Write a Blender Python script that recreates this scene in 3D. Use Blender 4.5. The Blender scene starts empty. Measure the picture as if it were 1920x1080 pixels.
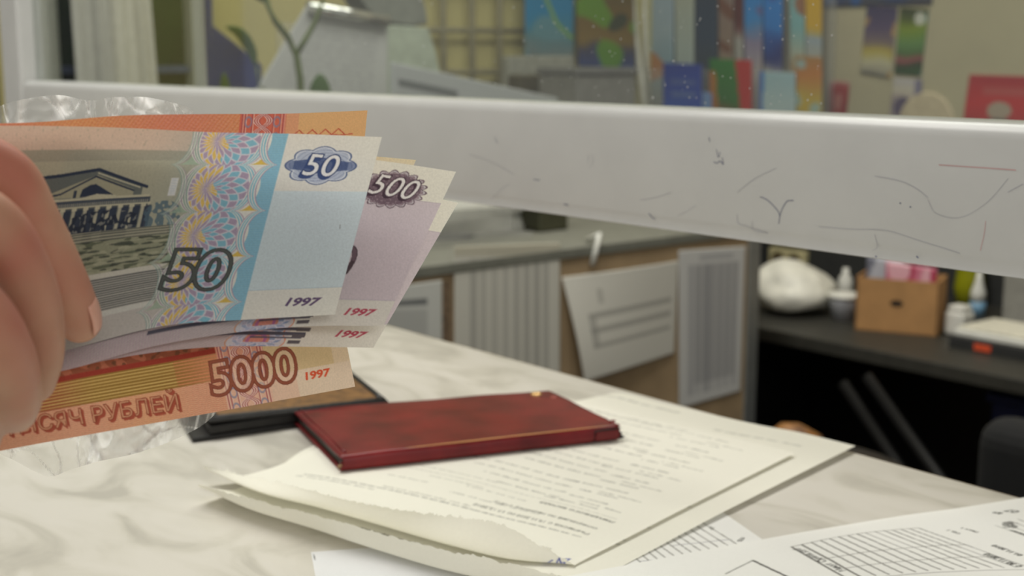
import bpy, bmesh, math, random
import numpy as np
from mathutils import Vector, Matrix, noise

rng = np.random.RandomState(7)
random.seed(7)
SC = bpy.context.scene
COL = SC.collection

# ------------------------------------------------------------------ camera, world, lights
FPX, YH, CZ = 2500.0, 100.0, 1.31          # focal length in px of a 1920 px frame, horizon row, eye height
CT = 1.05                                   # counter top
PITCH = math.atan((540 - YH) / FPX)
YAW = math.atan2(2101, math.hypot(FPX, 440))
cp, sp = math.cos(PITCH), math.sin(PITCH)
FW = np.array([-math.cos(YAW), math.sin(YAW), 0.0])     # horizontal forward
RT = np.array([math.sin(YAW), math.cos(YAW), 0.0])      # right
UP = np.array([0, 0, 1.0])
CF = FW * cp - UP * sp
CU = FW * sp + UP * cp
O = np.array([0, 0, CZ])

cam_d = bpy.data.cameras.new('camera'); cam = bpy.data.objects.new('camera', cam_d); COL.objects.link(cam)
cam.matrix_world = Matrix(((RT[0], CU[0], -CF[0], 0), (RT[1], CU[1], -CF[1], 0), (RT[2], CU[2], -CF[2], CZ), (0, 0, 0, 1)))
cam_d.sensor_width = 36; cam_d.lens = 36 * FPX / 1920
cam_d.clip_start = 0.02; cam_d.clip_end = 50
cam_d.dof.use_dof = True; cam_d.dof.focus_distance = 0.535; cam_d.dof.aperture_fstop = 12.5
SC.camera = cam

w = bpy.data.worlds.new('world'); SC.world = w; w.use_nodes = True
bg = w.node_tree.nodes['Background']; bg.inputs[0].default_value = (1.0, 0.98, 0.94, 1); bg.inputs[1].default_value = 0.40

def area(name, loc, sx, sy, power, color=(1, 0.97, 0.9), rot=(0, 0, 0)):
    l = bpy.data.lights.new(name, 'AREA'); l.shape = 'RECTANGLE'; l.size = sx; l.size_y = sy; l.energy = power; l.color = color
    o = bpy.data.objects.new(name, l); COL.objects.link(o); o.location = loc; o.rotation_euler = rot
    return o
area('ceiling_or_fill_lamp', (-1.3, 0.62, 2.6), 0.6, 2.0, 37, (1, .975, .91))
area('ceiling_or_fill_lamp', (-1.5, 2.0, 2.6), 1.2, 0.4, 9, (1, .97, .90))
area('ceiling_or_fill_lamp', (1.5, -0.25, 2.2), 0.6, 1.2, 12, (1, .975, .92), (0, math.radians(38), 0))  # fill lamp added to brighten the fronts of the banknotes
SC.view_settings.view_transform = 'Standard'; SC.view_settings.look = 'None'
SC.view_settings.exposure = 0.0; SC.view_settings.gamma = 1.0; SC.view_settings.use_curve_mapping = False

# ------------------------------------------------------------------ helpers
def ray(px, py):
    return RT * (px - 960) + CU * (540 - py) + CF * FPX
def at_z(px, py, z): r = ray(px, py); return O + r * ((z - CZ) / r[2])
def at_y(px, py, y): r = ray(px, py); return O + r * (y / r[1])
def at_x(px, py, x): r = ray(px, py); return O + r * (x / r[0])
def at_d(px, py, d): return O + ray(px, py) * (d / FPX)
def proj(P):
    D = np.asarray(P) - O
    dep = D @ CF
    return 960 + FPX * (D @ RT) / dep, 540 - FPX * (D @ CU) / dep

def lin(c):
    c = np.asarray(c, float) / 255.0
    return np.where(c <= 0.04045, c / 12.92, ((c + 0.055) / 1.055) ** 2.4)
def rgba(c): l = lin(c); return (l[0], l[1], l[2], 1)

MATS = {}
def mat(name, c=(200, 200, 200), rough=0.5, metal=0.0, var=0.06, scale=40.0, spec=0.5, bump=0.0, sss=0.0, coat=0.0, c2=None):
    if name in MATS: return MATS[name]
    m = bpy.data.materials.new(name); m.use_nodes = True; nt = m.node_tree; b = nt.nodes['Principled BSDF']
    b.inputs['Roughness'].default_value = rough; b.inputs['Metallic'].default_value = metal
    b.inputs['Specular IOR Level'].default_value = spec; b.inputs['Coat Weight'].default_value = coat
    tc = nt.nodes.new('ShaderNodeTexCoord'); n = nt.nodes.new('ShaderNodeTexNoise'); n.inputs['Scale'].default_value = scale; n.inputs['Detail'].default_value = 4
    nt.links.new(tc.outputs['Object'], n.inputs['Vector'])
    r = nt.nodes.new('ShaderNodeMapRange'); r.inputs[1].default_value = 0.3; r.inputs[2].default_value = 0.7
    nt.links.new(n.outputs[0], r.inputs[0])
    mx = nt.nodes.new('ShaderNodeMix'); mx.data_type = 'RGBA'
    a = lin(c); bb = lin(c2) if c2 is not None else np.clip(a * (1 + var * 2), 0, 1)
    a0 = a if c2 is not None else a * (1 - var * 2)
    mx.inputs[6].default_value = (*a0, 1); mx.inputs[7].default_value = (*bb, 1)
    nt.links.new(r.outputs[0], mx.inputs[0]); nt.links.new(mx.outputs[2], b.inputs['Base Color'])
    if bump:
        bp = nt.nodes.new('ShaderNodeBump'); bp.inputs['Strength'].default_value = bump; bp.inputs['Distance'].default_value = 0.002
        nt.links.new(n.outputs[0], bp.inputs['Height']); nt.links.new(bp.outputs[0], b.inputs['Normal'])
    if sss:
        b.inputs['Subsurface Weight'].default_value = sss; b.inputs['Subsurface Radius'].default_value = (0.01, 0.004, 0.002); b.inputs['Subsurface Scale'].default_value = 0.6
    MATS[name] = m
    return m

def print_mat(name, trans=0.0, rough=0.6, spec=0.25, grain=0.03, gscale=900):
    """paper or card whose print is the mesh's own colour attribute"""
    if name in MATS: return MATS[name]
    m = bpy.data.materials.new(name); m.use_nodes = True; nt = m.node_tree; b = nt.nodes['Principled BSDF']; out = nt.nodes['Material Output']
    b.inputs['Roughness'].default_value = rough; b.inputs['Specular IOR Level'].default_value = spec
    at = nt.nodes.new('ShaderNodeAttribute'); at.attribute_name = 'Col'
    tc = nt.nodes.new('ShaderNodeTexCoord'); n = nt.nodes.new('ShaderNodeTexNoise'); n.inputs['Scale'].default_value = gscale
    nt.links.new(tc.outputs['Object'], n.inputs['Vector'])
    r = nt.nodes.new('ShaderNodeMapRange'); r.inputs[1].default_value = 0.25; r.inputs[2].default_value = 0.75
    r.inputs[3].default_value = 1 - grain * 2; r.inputs[4].default_value = 1.0
    nt.links.new(n.outputs[0], r.inputs[0])
    mu = nt.nodes.new('ShaderNodeVectorMath'); mu.operation = 'SCALE'
    nt.links.new(at.outputs['Color'], mu.inputs[0]); nt.links.new(r.outputs[0], mu.inputs['Scale'])
    nt.links.new(mu.outputs[0], b.inputs['Base Color'])
    if trans:
        t = nt.nodes.new('ShaderNodeBsdfTranslucent'); nt.links.new(mu.outputs[0], t.inputs['Color'])
        ms = nt.nodes.new('ShaderNodeMixShader'); ms.inputs[0].default_value = trans
        nt.links.new(b.outputs[0], ms.inputs[1]); nt.links.new(t.outputs[0], ms.inputs[2]); nt.links.new(ms.outputs[0], out.inputs[0])
    MATS[name] = m
    return m

def link(name, me, m=None, parent=None, smooth=True):
    o = bpy.data.objects.new(name, me); COL.objects.link(o)
    if m is not None: me.materials.append(m)
    if smooth: me.polygons.foreach_set('use_smooth', [True] * len(me.polygons))
    if parent is not None: o.parent = parent
    return o
def tag(o, label=None, cat=None, group=None, kind=None):
    if label: o['label'] = label
    if cat: o['category'] = cat
    if group: o['group'] = group
    if kind: o['kind'] = kind
    return o
def empty(name, loc, label=None, cat=None, group=None, kind=None):
    o = bpy.data.objects.new(name, None); COL.objects.link(o); o.location = loc; o.empty_display_size = 0.05
    bpy.context.view_layer.update()
    return tag(o, label, cat, group, kind)
def own(o, parent):
    """make o (built in world space) a part of parent"""
    o.parent = parent; o.matrix_parent_inverse = Matrix.Translation(parent.location).inverted() if parent.type == 'EMPTY' and parent.parent is None else Matrix()
    return o
def mesh_from(name, V, F, m, parent=None, smooth=False):
    me = bpy.data.meshes.new(name); me.from_pydata([tuple(v) for v in V], [], [tuple(f) for f in F]); me.update()
    o = link(name, me, m, None, smooth)
    if parent is not None: own(o, parent)
    return o
def bm_obj(name, bm, m, parent=None, smooth=False):
    me = bpy.data.meshes.new(name); bm.to_mesh(me); bm.free()
    o = link(name, me, m, None, smooth)
    if parent is not None: own(o, parent)
    return o
def add_box(bm, lo, hi, bev=0.0, seg=2):
    lo, hi = np.array(lo, float), np.array(hi, float)
    t = bmesh.new(); bmesh.ops.create_cube(t, size=1)
    for v in t.verts: v.co = Vector(((lo + hi) / 2 + (hi - lo) * np.array(v.co)).tolist())
    if bev: bmesh.ops.bevel(t, geom=t.edges[:], offset=bev, segments=seg, affect='EDGES', profile=0.5)
    me = bpy.data.meshes.new('tmp'); t.to_mesh(me); t.free(); bm.from_mesh(me); bpy.data.meshes.remove(me)
def box(name, lo, hi, m, parent=None, bev=0.0, seg=2):
    bm = bmesh.new(); add_box(bm, lo, hi, bev, seg); return bm_obj(name, bm, m, parent)
def prism(name, pts, off, m, parent=None, bev=0.0):
    """closed polygon of world points pushed by the vector off"""
    bm = bmesh.new(); a = [bm.verts.new(tuple(p)) for p in pts]; f = bm.faces.new(a)
    r = bmesh.ops.extrude_face_region(bm, geom=[f])
    for v in [g for g in r['geom'] if isinstance(g, bmesh.types.BMVert)]: v.co += Vector(tuple(off))
    bmesh.ops.recalc_face_normals(bm, faces=bm.faces[:])
    if bev: bmesh.ops.bevel(bm, geom=bm.edges[:], offset=bev, segments=2, affect='EDGES', profile=0.5)
    return bm_obj(name, bm, m, parent)
def tube(name, pts, rad, m, parent=None, n=10, caps=True, bm=None):
    pts = [np.array(p, float) for p in pts]; k = len(pts)
    rad = [rad] * k if np.isscalar(rad) else rad
    V, F = [], []
    for i in range(k):
        d = pts[min(i + 1, k - 1)] - pts[max(i - 1, 0)]; d /= np.linalg.norm(d) + 1e-12
        ref = np.array([0, 0, 1.0]) if abs(d[2]) < 0.9 else np.array([1.0, 0, 0])
        a = np.cross(d, ref); a /= np.linalg.norm(a); b = np.cross(d, a)
        for j in range(n):
            t = 2 * math.pi * j / n; V.append(pts[i] + rad[i] * (a * math.cos(t) + b * math.sin(t)))
    for i in range(k - 1):
        for j in range(n): F.append((i*n+j, i*n+(j+1) % n, (i+1)*n+(j+1) % n, (i+1)*n+j))
    if caps: F.append(tuple(range(n))[::-1]); F.append(tuple(range((k-1)*n, k*n)))
    return mesh_from(name, V, F, m, parent, True)
def lathe(name, prof, loc, m, parent=None, n=28):
    V, F = [], []
    for r, z in prof:
        for j in range(n): t = 2*math.pi*j/n; V.append((loc[0]+r*math.cos(t), loc[1]+r*math.sin(t), loc[2]+z))
    for i in range(len(prof)-1):
        for j in range(n): F.append((i*n+j, i*n+(j+1) % n, (i+1)*n+(j+1) % n, (i+1)*n+j))
    F.append(tuple(range(n))[::-1]); F.append(tuple(range((len(prof)-1)*n, len(prof)*n)))
    o = mesh_from(name, V, F, m, parent, True)
    return o
def grid_mesh(name, P, col, m, parent=None):
    """P [nu,nv,3] world points, col [nu,nv,3] linear colours"""
    nu, nv = P.shape[:2]; me = bpy.data.meshes.new(name); N = nu * nv
    me.vertices.add(N); me.vertices.foreach_set('co', P.reshape(-1).astype(np.float32))
    I = np.arange(N).reshape(nu, nv); Q = np.stack([I[:-1, :-1], I[1:, :-1], I[1:, 1:], I[:-1, 1:]], -1).reshape(-1, 4)
    nf = len(Q); me.loops.add(nf * 4); me.loops.foreach_set('vertex_index', Q.reshape(-1).astype(np.int32))
    me.polygons.add(nf); me.polygons.foreach_set('loop_start', np.arange(0, nf*4, 4, dtype=np.int32)); me.polygons.foreach_set('loop_total', np.full(nf, 4, dtype=np.int32))
    me.update(calc_edges=True)
    if col is not None:
        a = me.color_attributes.new('Col', 'FLOAT_COLOR', 'POINT')
        c = np.ones((N, 4), np.float32); c[:, :3] = col.reshape(-1, 3); a.data.foreach_set('color', c.reshape(-1))
    me.polygons.foreach_set('use_smooth', np.ones(nf, bool))
    o = bpy.data.objects.new(name, me); COL.objects.link(o); me.materials.append(m)
    if parent is not None: own(o, parent)
    return o
def herm(tk, Pk, t):
    """smooth curve through Pk at knots tk (axis 0), evaluated at t"""
    tk = np.asarray(tk, float); Pk = np.asarray(Pk, float); n = len(tk)
    if n == 2:
        a = ((t - tk[0]) / (tk[1] - tk[0])).reshape((-1,) + (1,) * (Pk.ndim - 1)); return Pk[0] * (1 - a) + Pk[1] * a
    d = np.diff(Pk, axis=0) / np.diff(tk).reshape((-1,) + (1,) * (Pk.ndim - 1))
    M = np.concatenate([d[:1], (d[:-1] + d[1:]) / 2, d[-1:]])
    i = np.clip(np.searchsorted(tk, t, side='right') - 1, 0, n - 2); h = (tk[i+1] - tk[i]); s = (t - tk[i]) / h
    sh = (-1,) + (1,) * (Pk.ndim - 1); s = s.reshape(sh); h = h.reshape(sh)
    return (2*s**3-3*s**2+1)*Pk[i] + (s**3-2*s**2+s)*h*M[i] + (-2*s**3+3*s**2)*Pk[i+1] + (s**3-s**2)*h*M[i+1]

# ---- a little print shop: colours are painted in millimetres, then carried by the sheet's vertices
TXT = {}
def text_tris(s, size=1.0, shear=0.0, offset=0.0):
    k = (s, round(size, 4), shear, round(offset, 4))
    if k in TXT: return TXT[k]
    cu = bpy.data.curves.new('t', 'FONT'); cu.body = s; cu.size = 10; cu.shear = shear; cu.offset = offset * 10 / size; cu.align_x = 'CENTER'; cu.align_y = 'CENTER'; cu.resolution_u = 5
    ob = bpy.data.objects.new('t', cu); COL.objects.link(ob)
    dg = bpy.context.evaluated_depsgraph_get(); ev = ob.evaluated_get(dg); me = ev.to_mesh(); me.calc_loop_triangles()
    v = np.array([tuple(x.co)[:2] for x in me.vertices]).reshape(-1, 2); t = np.array([tuple(l.vertices) for l in me.loop_triangles], int).reshape(-1, 3)
    T = v[t] * (size / 10.0) if len(t) else np.zeros((0, 3, 2))
    ev.to_mesh_clear(); bpy.data.objects.remove(ob); bpy.data.curves.remove(cu)
    TXT[k] = T
    return T
class Canvas:
    def __init__(s, W, H, res, base=(235, 233, 222), ss=2):
        s.W, s.H, s.res, s.ss = W, H, res, ss
        s.nx, s.ny = int(round(W / res)) + 1, int(round(H / res)) + 1
        k = (np.arange(ss) - (ss - 1) / 2) / ss
        xs = (np.arange(s.nx)[:, None] + k[None]).reshape(-1) * res; ys = (np.arange(s.ny)[:, None] + k[None]).reshape(-1) * res
        s.xs, s.ys = xs, ys; s.X, s.Y = np.meshgrid(xs, ys, indexing='ij')
        s.img = np.ones(s.X.shape + (3,)) * np.array(base, float)
    def put(s, mask, c, a=1.0):
        m = (np.asarray(mask, float) * a)[..., None]; s.img = s.img * (1 - m) + np.array(c, float) * m
    def win(s, x0, x1, y0, y1):
        i0, i1 = np.searchsorted(s.xs, [x0, x1]); j0, j1 = np.searchsorted(s.ys, [y0, y1]); return slice(i0, i1 + 1), slice(j0, j1 + 1)
    def tris(s, T):
        M = np.zeros(s.X.shape, bool)
        for a, b, c in T:
            w = s.win(min(a[0], b[0], c[0]), max(a[0], b[0], c[0]), min(a[1], b[1], c[1]), max(a[1], b[1], c[1]))
            X, Y = s.X[w], s.Y[w]
            if X.size == 0: continue
            e = lambda p, q: (q[0]-p[0])*(Y-p[1]) - (q[1]-p[1])*(X-p[0])
            e0, e1, e2 = e(a, b), e(b, c), e(c, a)
            M[w] |= ((e0 >= 0) & (e1 >= 0) & (e2 >= 0)) | ((e0 <= 0) & (e1 <= 0) & (e2 <= 0))
        return M
    def text(s, t, x, y, size, rot=0.0, down=True, shear=0.0, offset=0.0, sx=1.0):
        T = text_tris(t, size, shear, offset).copy()
        T[..., 0] *= sx
        if down: T[..., 1] *= -1
        r = math.radians(rot); R = np.array([[math.cos(r), math.sin(r)], [-math.sin(r), math.cos(r)]])
        return s.tris(T @ R + np.array([x, y]))
    def line(s, pts, wd, c, a=1.0):
        for p, q in zip(pts[:-1], pts[1:]):
            p, q = np.array(p, float), np.array(q, float)
            w = s.win(min(p[0], q[0]) - wd, max(p[0], q[0]) + wd, min(p[1], q[1]) - wd, max(p[1], q[1]) + wd)
            X, Y = s.X[w], s.Y[w]
            if X.size == 0: continue
            d = q - p; t = np.clip(((X-p[0])*d[0] + (Y-p[1])*d[1]) / (d @ d + 1e-12), 0, 1)
            m = (np.hypot(X - p[0] - t*d[0], Y - p[1] - t*d[1]) < wd / 2)[..., None] * a
            s.img[w] = s.img[w] * (1 - m) + np.array(c, float) * m
    def rect(s, x0, y0, x1, y1, c, a=1.0):
        w = s.win(x0, x1, y0, y1); s.img[w] = s.img[w] * (1 - a) + np.array(c, float) * a
    def words(s, x, y, length, h, c, a=0.8, sgn=-1, seed=0):
        """an illegible printed row: short strokes grouped into words"""
        r = np.random.RandomState(seed); p = 0.0
        while p < length:
            L = r.uniform(2.5, 5.0) * h
            q = p
            while q < min(p + L, length):
                wd = h * r.uniform(0.25, 0.5); hh = h * r.choice([0.75, 1.0, 0.6]); x0 = x + sgn * q; x1 = x + sgn * (q + wd)
                s.rect(min(x0, x1), y, max(x0, x1), y + hh, c, a * r.uniform(0.5, 1)); q += wd + h * 0.18
            p = q + h * r.uniform(0.5, 1.2)
    def colors(s):
        k = s.ss; return lin(np.clip(s.img, 0, 255).reshape(s.nx, k, s.ny, k, 3).mean((1, 3)))
def noise2(X, Y, sc, seed=0, n=24):
    """smooth value noise from a few random waves"""
    r = np.random.RandomState(seed); out = np.zeros(X.shape)
    for _ in range(n):
        t = r.uniform(0, 2*math.pi); f = sc * r.uniform(0.5, 1.6); out += np.sin((X*math.cos(t) + Y*math.sin(t)) * f + r.uniform(0, 6.3))
    return out / math.sqrt(n)
def sstep(a, b, x): t = np.clip((x - a) / (b - a), 0, 1); return t*t*(3 - 2*t)

# ------------------------------------------------------------------ materials
M_pvc = mat('white_pvc', (188, 188, 186), 0.32, var=0.015, scale=25)
M_alu = mat('aluminium', (170, 172, 168), 0.35, metal=0.7, var=0.03)
M_black = mat('black_plastic', (18, 18, 19), 0.5, var=0.1)
M_dark = mat('dark_grey_laminate', (52, 51, 46), 0.5, var=0.08, scale=60)
M_wood = mat('beige_wood', (168, 144, 112), 0.55, var=0.06, scale=14)
M_grey = mat('grey_board', (118, 118, 108), 0.6, var=0.05)
M_yel = mat('yellow_wall_paint', (188, 178, 122), 0.8, var=0.03, scale=6)
M_beige = mat('beige_wall_paint', (172, 164, 136), 0.85, var=0.03, scale=6)
M_floor = mat('dark_floor', (40, 38, 36), 0.6, var=0.15, scale=10)
M_ceil = mat('ceiling_white', (220, 218, 210), 0.9, var=0.02)
M_white = mat('white_plastic', (225, 224, 216), 0.45, var=0.02)
M_card = print_mat('printed_card', 0.0, 0.4, 0.4, 0.02, 200)
M_paper = print_mat('printed_paper', 0.18, 0.75, 0.15, 0.015, 700)
M_note = print_mat('banknote_paper', 0.42, 0.55, 0.3, 0.07, 1500)

def glass_mat():
    m = bpy.data.materials.new('window_glass'); m.use_nodes = True; nt = m.node_tree; nt.nodes.clear()
    out = nt.nodes.new('ShaderNodeOutputMaterial'); t = nt.nodes.new('ShaderNodeBsdfTransparent'); t.inputs[0].default_value = (0.9, 0.92, 0.9, 1)
    g = nt.nodes.new('ShaderNodeBsdfGlossy'); g.inputs['Roughness'].default_value = 0.03
    lw = nt.nodes.new('ShaderNodeLayerWeight'); lw.inputs[0].default_value = 0.5
    pw5 = nt.nodes.new('ShaderNodeMath'); pw5.operation = 'POWER'; pw5.inputs[1].default_value = 5; nt.links.new(lw.outputs['Facing'], pw5.inputs[0])
    f = nt.nodes.new('ShaderNodeMath'); f.operation = 'MULTIPLY_ADD'; f.inputs[1].default_value = 0.9; f.inputs[2].default_value = 0.04; nt.links.new(pw5.outputs[0], f.inputs[0])
    n = nt.nodes.new('ShaderNodeTexNoise'); n.inputs['Scale'].default_value = 9
    ma = nt.nodes.new('ShaderNodeMath'); ma.operation = 'MULTIPLY_ADD'; ma.inputs[1].default_value = 0.06; nt.links.new(n.outputs[0], ma.inputs[0]); nt.links.new(f.outputs[0], ma.inputs[2])
    mx = nt.nodes.new('ShaderNodeMixShader'); nt.links.new(ma.outputs[0], mx.inputs[0]); nt.links.new(t.outputs[0], mx.inputs[1]); nt.links.new(g.outputs[0], mx.inputs[2]); nt.links.new(mx.outputs[0], out.inputs[0])
    return m
M_glass = glass_mat()
def clear_mat(name, alpha=0.25, rough=0.15, c=(230, 230, 228), noise_scale=0.0):
    m = bpy.data.materials.new(name); m.use_nodes = True; nt = m.node_tree; b = nt.nodes['Principled BSDF']; out = nt.nodes['Material Output']
    b.inputs['Base Color'].default_value = rgba(c); b.inputs['Roughness'].default_value = rough; b.inputs['Specular IOR Level'].default_value = 0.8
    t = nt.nodes.new('ShaderNodeBsdfTransparent'); t.inputs[0].default_value = (0.95, 0.95, 0.94, 1); mx = nt.nodes.new('ShaderNodeMixShader'); mx.inputs[0].default_value = alpha
    if noise_scale:
        tc = nt.nodes.new('ShaderNodeTexCoord'); n = nt.nodes.new('ShaderNodeTexNoise'); n.inputs['Scale'].default_value = noise_scale; n.inputs['Detail'].default_value = 5; n.noise_type = 'RIDGED_MULTIFRACTAL'
        nt.links.new(tc.outputs['Object'], n.inputs['Vector'])
        r = nt.nodes.new('ShaderNodeMapRange'); r.inputs[1].default_value = 0.5; r.inputs[2].default_value = 2.2; r.inputs[3].default_value = alpha * 0.6; r.inputs[4].default_value = min(1, alpha * 1.9)
        nt.links.new(n.outputs[0], r.inputs[0]); nt.links.new(r.outputs[0], mx.inputs[0])
    nt.links.new(t.outputs[0], mx.inputs[1]); nt.links.new(b.outputs[0], mx.inputs[2]); nt.links.new(mx.outputs[0], out.inputs[0])
    return m
M_acryl = clear_mat('clear_acrylic', 0.12, 0.08)
M_film = clear_mat('clear_plastic_film', 0.34, 0.2, (240, 240, 240))
nt = M_film.node_tree; at_ = nt.nodes.new('ShaderNodeAttribute'); at_.attribute_name = 'Col'
tl_ = nt.nodes.new('ShaderNodeBsdfTranslucent'); tl_.inputs[0].default_value = (.9, .9, .9, 1); ms_ = nt.nodes.new('ShaderNodeMixShader'); ms_.inputs[0].default_value = .7
mx_ = [n for n in nt.nodes if n.type == 'MIX_SHADER' and n != ms_][0]; nt.links.new(nt.nodes['Principled BSDF'].outputs[0], ms_.inputs[1]); nt.links.new(tl_.outputs[0], ms_.inputs[2]); nt.links.new(ms_.outputs[0], mx_.inputs[2])
nt.links.new(at_.outputs['Fac'], mx_.inputs[0])

def marble():
    m = bpy.data.materials.new('cream_marble_laminate'); m.use_nodes = True; nt = m.node_tree; b = nt.nodes['Principled BSDF']; L = nt.links
    b.inputs['Roughness'].default_value = 0.35; b.inputs['Specular IOR Level'].default_value = 0.4
    tc = nt.nodes.new('ShaderNodeTexCoord'); mp = nt.nodes.new('ShaderNodeMapping'); mp.inputs['Rotation'].default_value = (0, 0, math.radians(-38)); mp.inputs['Scale'].default_value = (7, 16, 7)
    L.new(tc.outputs['Object'], mp.inputs[0])
    n1 = nt.nodes.new('ShaderNodeTexNoise'); n1.inputs['Scale'].default_value = 1.3; n1.inputs['Detail'].default_value = 7; n1.inputs['Distortion'].default_value = 1.6
    L.new(mp.outputs[0], n1.inputs['Vector'])
    r = nt.nodes.new('ShaderNodeValToRGB'); e = r.color_ramp.elements
    e[0].position = 0.34; e[0].color = rgba((182, 178, 168)); e[1].position = 0.62; e[1].color = rgba((210, 206, 197))
    x = e.new(0.44); x.color = rgba((197, 193, 182)); x = e.new(0.52); x.color = rgba((206, 202, 192))
    L.new(n1.outputs[0], r.inputs[0]); L.new(r.outputs[0], b.inputs['Base Color'])
    return m
M_marble = marble()

# ------------------------------------------------------------------ setting
def struct(o): o['kind'] = 'structure'; return o
struct(box('floor', (-2.8, -2.0, -0.05), (1.6, 2.85, 0.0), M_floor))
struct(box('wall_back', (-2.8, 2.75, 0.0), (1.6, 2.85, 2.7), M_beige))
struct(box('wall_left', (-2.76, -0.2, 0.0), (-2.66, 2.75, 2.7), M_yel))
struct(box('ceiling', (-2.8, 0.3, 2.7), (1.6, 2.85, 2.75), M_ceil))

win = empty('window_1', (-0.6, 0.62, 1.2), kind='structure')
win['label'] = 'glazed counter screen with white plastic rail'
# bottom rail: profile (y, z) extruded along x
Y0 = 0.600; ZB, ZT = 1.2012, 1.2762
prof = [(Y0+0.003, ZB), (Y0+0.0012, ZB+0.0006), (Y0+0.0016, ZB+0.003), (Y0+0.0006, ZB+0.0075), (Y0, ZB+0.0095), (Y0, ZT-0.008)]
for k in range(1, 9):
    t = k / 8 * math.pi / 2; prof.append((Y0+0.007-0.007*math.cos(t), ZT-0.008+0.008*math.sin(t)))
prof += [(Y0+0.040, ZT), (Y0+0.050, ZT-0.006), (Y0+0.050, ZB)]
def extr_x(name, prof, x0, x1, m, parent):
    n = len(prof); V = [(x0, y, z) for y, z in prof] + [(x1, y, z) for y, z in prof]
    F = [(i, (i+1) % n, n+(i+1) % n, n+i) for i in range(n)] + [tuple(range(n))[::-1], tuple(range(n, 2*n))]
    o = mesh_from(name, V, F, m, parent, True)
    o.modifiers.new('es', 'EDGE_SPLIT').split_angle = math.radians(40)
    return o
extr_x('bottom_rail', prof, at_y(45, 170, Y0)[0], 0.55, M_pvc, win)
xl0, xl1 = at_y(2, 60, Y0)[0], at_y(36, 60, Y0)[0]
box('side_post', (xl0, Y0-0.002, CT), (xl1, Y0+0.03, 2.4), M_pvc, win, 0.004)
xm0, xm1 = at_y(363, 80, 0.626)[0], at_y(378, 80, 0.626)[0]
box('mullion', (xm0, 0.626, ZT - 0.001), (xm1, 0.631, 2.4), M_pvc, win, 0.001)
box('glass_pane', (xl1, 0.618, ZT - 0.004), (0.55, 0.622, 2.3), M_glass, win)
# pen strokes and scuffs left on the rail
M_ink = mat('pen_ink', (92, 96, 122), 0.6); M_scuff = mat('faint_scuff', (160, 160, 166), 0.6)
ink = [([(880, 290), (905, 297), (935, 310), (963, 327)], .30, 0), ([(1329, 257), (1331, 266)], .5, 1), ([(1343, 280), (1347, 295), (1350, 285)], .4, 1), ([(1338, 303), (1344, 306), (1350, 302), (1356, 308), (1354, 295)], .5, 1),
       ([(1383, 360), (1415, 335), (1455, 315)], .35, 0), ([(1425, 369), (1440, 376), (1458, 395), (1462, 405)], .45, 1), ([(1460, 420), (1464, 398), (1475, 378), (1488, 376)], .45, 1), ([(1200, 375), (1230, 370), (1258, 361)], .35, 0),
       ([(1216, 400), (1222, 407), (1228, 411)], .5, 1), ([(1640, 330), (1690, 340), (1720, 355), (1740, 371)], .35, 0), ([(1535, 425), (1600, 430), (1660, 432), (1720, 450), (1800, 475)], .3, 0), ([(1740, 375), (1755, 400), (1800, 408), (1850, 380), (1890, 335)], .25, 0),
       ([(1382, 402), (1384, 418), (1400, 424), (1440, 438)], .3, 0), ([(1410, 415), (1413, 432), (1440, 437)], .3, 0), ([(920, 375), (940, 355), (956, 345)], .3, 0), ([(1104, 290), (1102, 305)], .3, 0), ([(1760, 309), (1850, 315), (1905, 319)], .5, 2),
       ([(1105, 315), (1112, 303), (1110, 290)], .3, 0), ([(1000, 336), (1012, 338)], .5, 1), ([(1057, 383), (1065, 384)], .6, 1), ([(1640, 440), (1645, 462), (1636, 470)], .3, 0), ([(1838, 470), (1845, 440), (1848, 415)], .3, 2),
       ([(926, 258), (932, 268), (929, 256)], .5, 0), ([(1270, 405), (1290, 395), (1305, 385)], .25, 0), ([(1890, 360), (1918, 345)], .4, 0), ([(1687, 380), (1689, 382)], .8, 1), ([(1706, 387), (1708, 389)], .8, 1), ([(1641, 480), (1644, 482)], .8, 1), ([(1718, 480), (1722, 484)], .8, 1)]
M_red_ink = mat('red_ink', (190, 150, 150), 0.6)
for ci, (nm, mm) in enumerate((('scuff_marks', M_scuff), ('pen_marks', M_ink), ('red_pen_mark', M_red_ink))):
    V, F = [], []
    for pts, wd, c in ink:
        if c != ci: continue
        P = np.array([at_y(x, y, Y0 - 0.00015) for x, y in pts]); t = np.linspace(0, len(P)-1, len(P)*5)
        P = herm(np.arange(len(P)), P, t) if len(P) > 2 else P
        for i in range(len(P)):
            d = P[min(i+1, len(P)-1)] - P[max(i-1, 0)]; d /= np.linalg.norm(d) + 1e-9; nrm = np.array([-d[2], 0, d[0]]) * wd * 0.0005
            V += [P[i] + nrm, P[i] - nrm]
            if i: k = len(V); F.append((k-4, k-3, k-1, k-2))
    mesh_from(nm, V, F, mm, win)
# dust specks on the glass
bm = bmesh.new()
for _ in range(150):
    q = at_y(rng.uniform(980, 1560), rng.uniform(0, 205), 0.6175) if rng.rand() < .85 else at_y(rng.uniform(600, 1000), rng.uniform(0, 180), 0.6175)
    r = rng.uniform(0.0002, 0.00055) * (1.5 if rng.rand() < .12 else 1)
    bmesh.ops.create_circle(bm, cap_ends=True, segments=7, radius=r, matrix=Matrix.Translation(Vector(q)) @ Matrix.Rotation(math.pi/2, 4, 'X'))
o = bm_obj('dust_specks', bm, mat('dust', (190, 192, 190), 0.9), win); o['kind'] = 'stuff'

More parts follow.
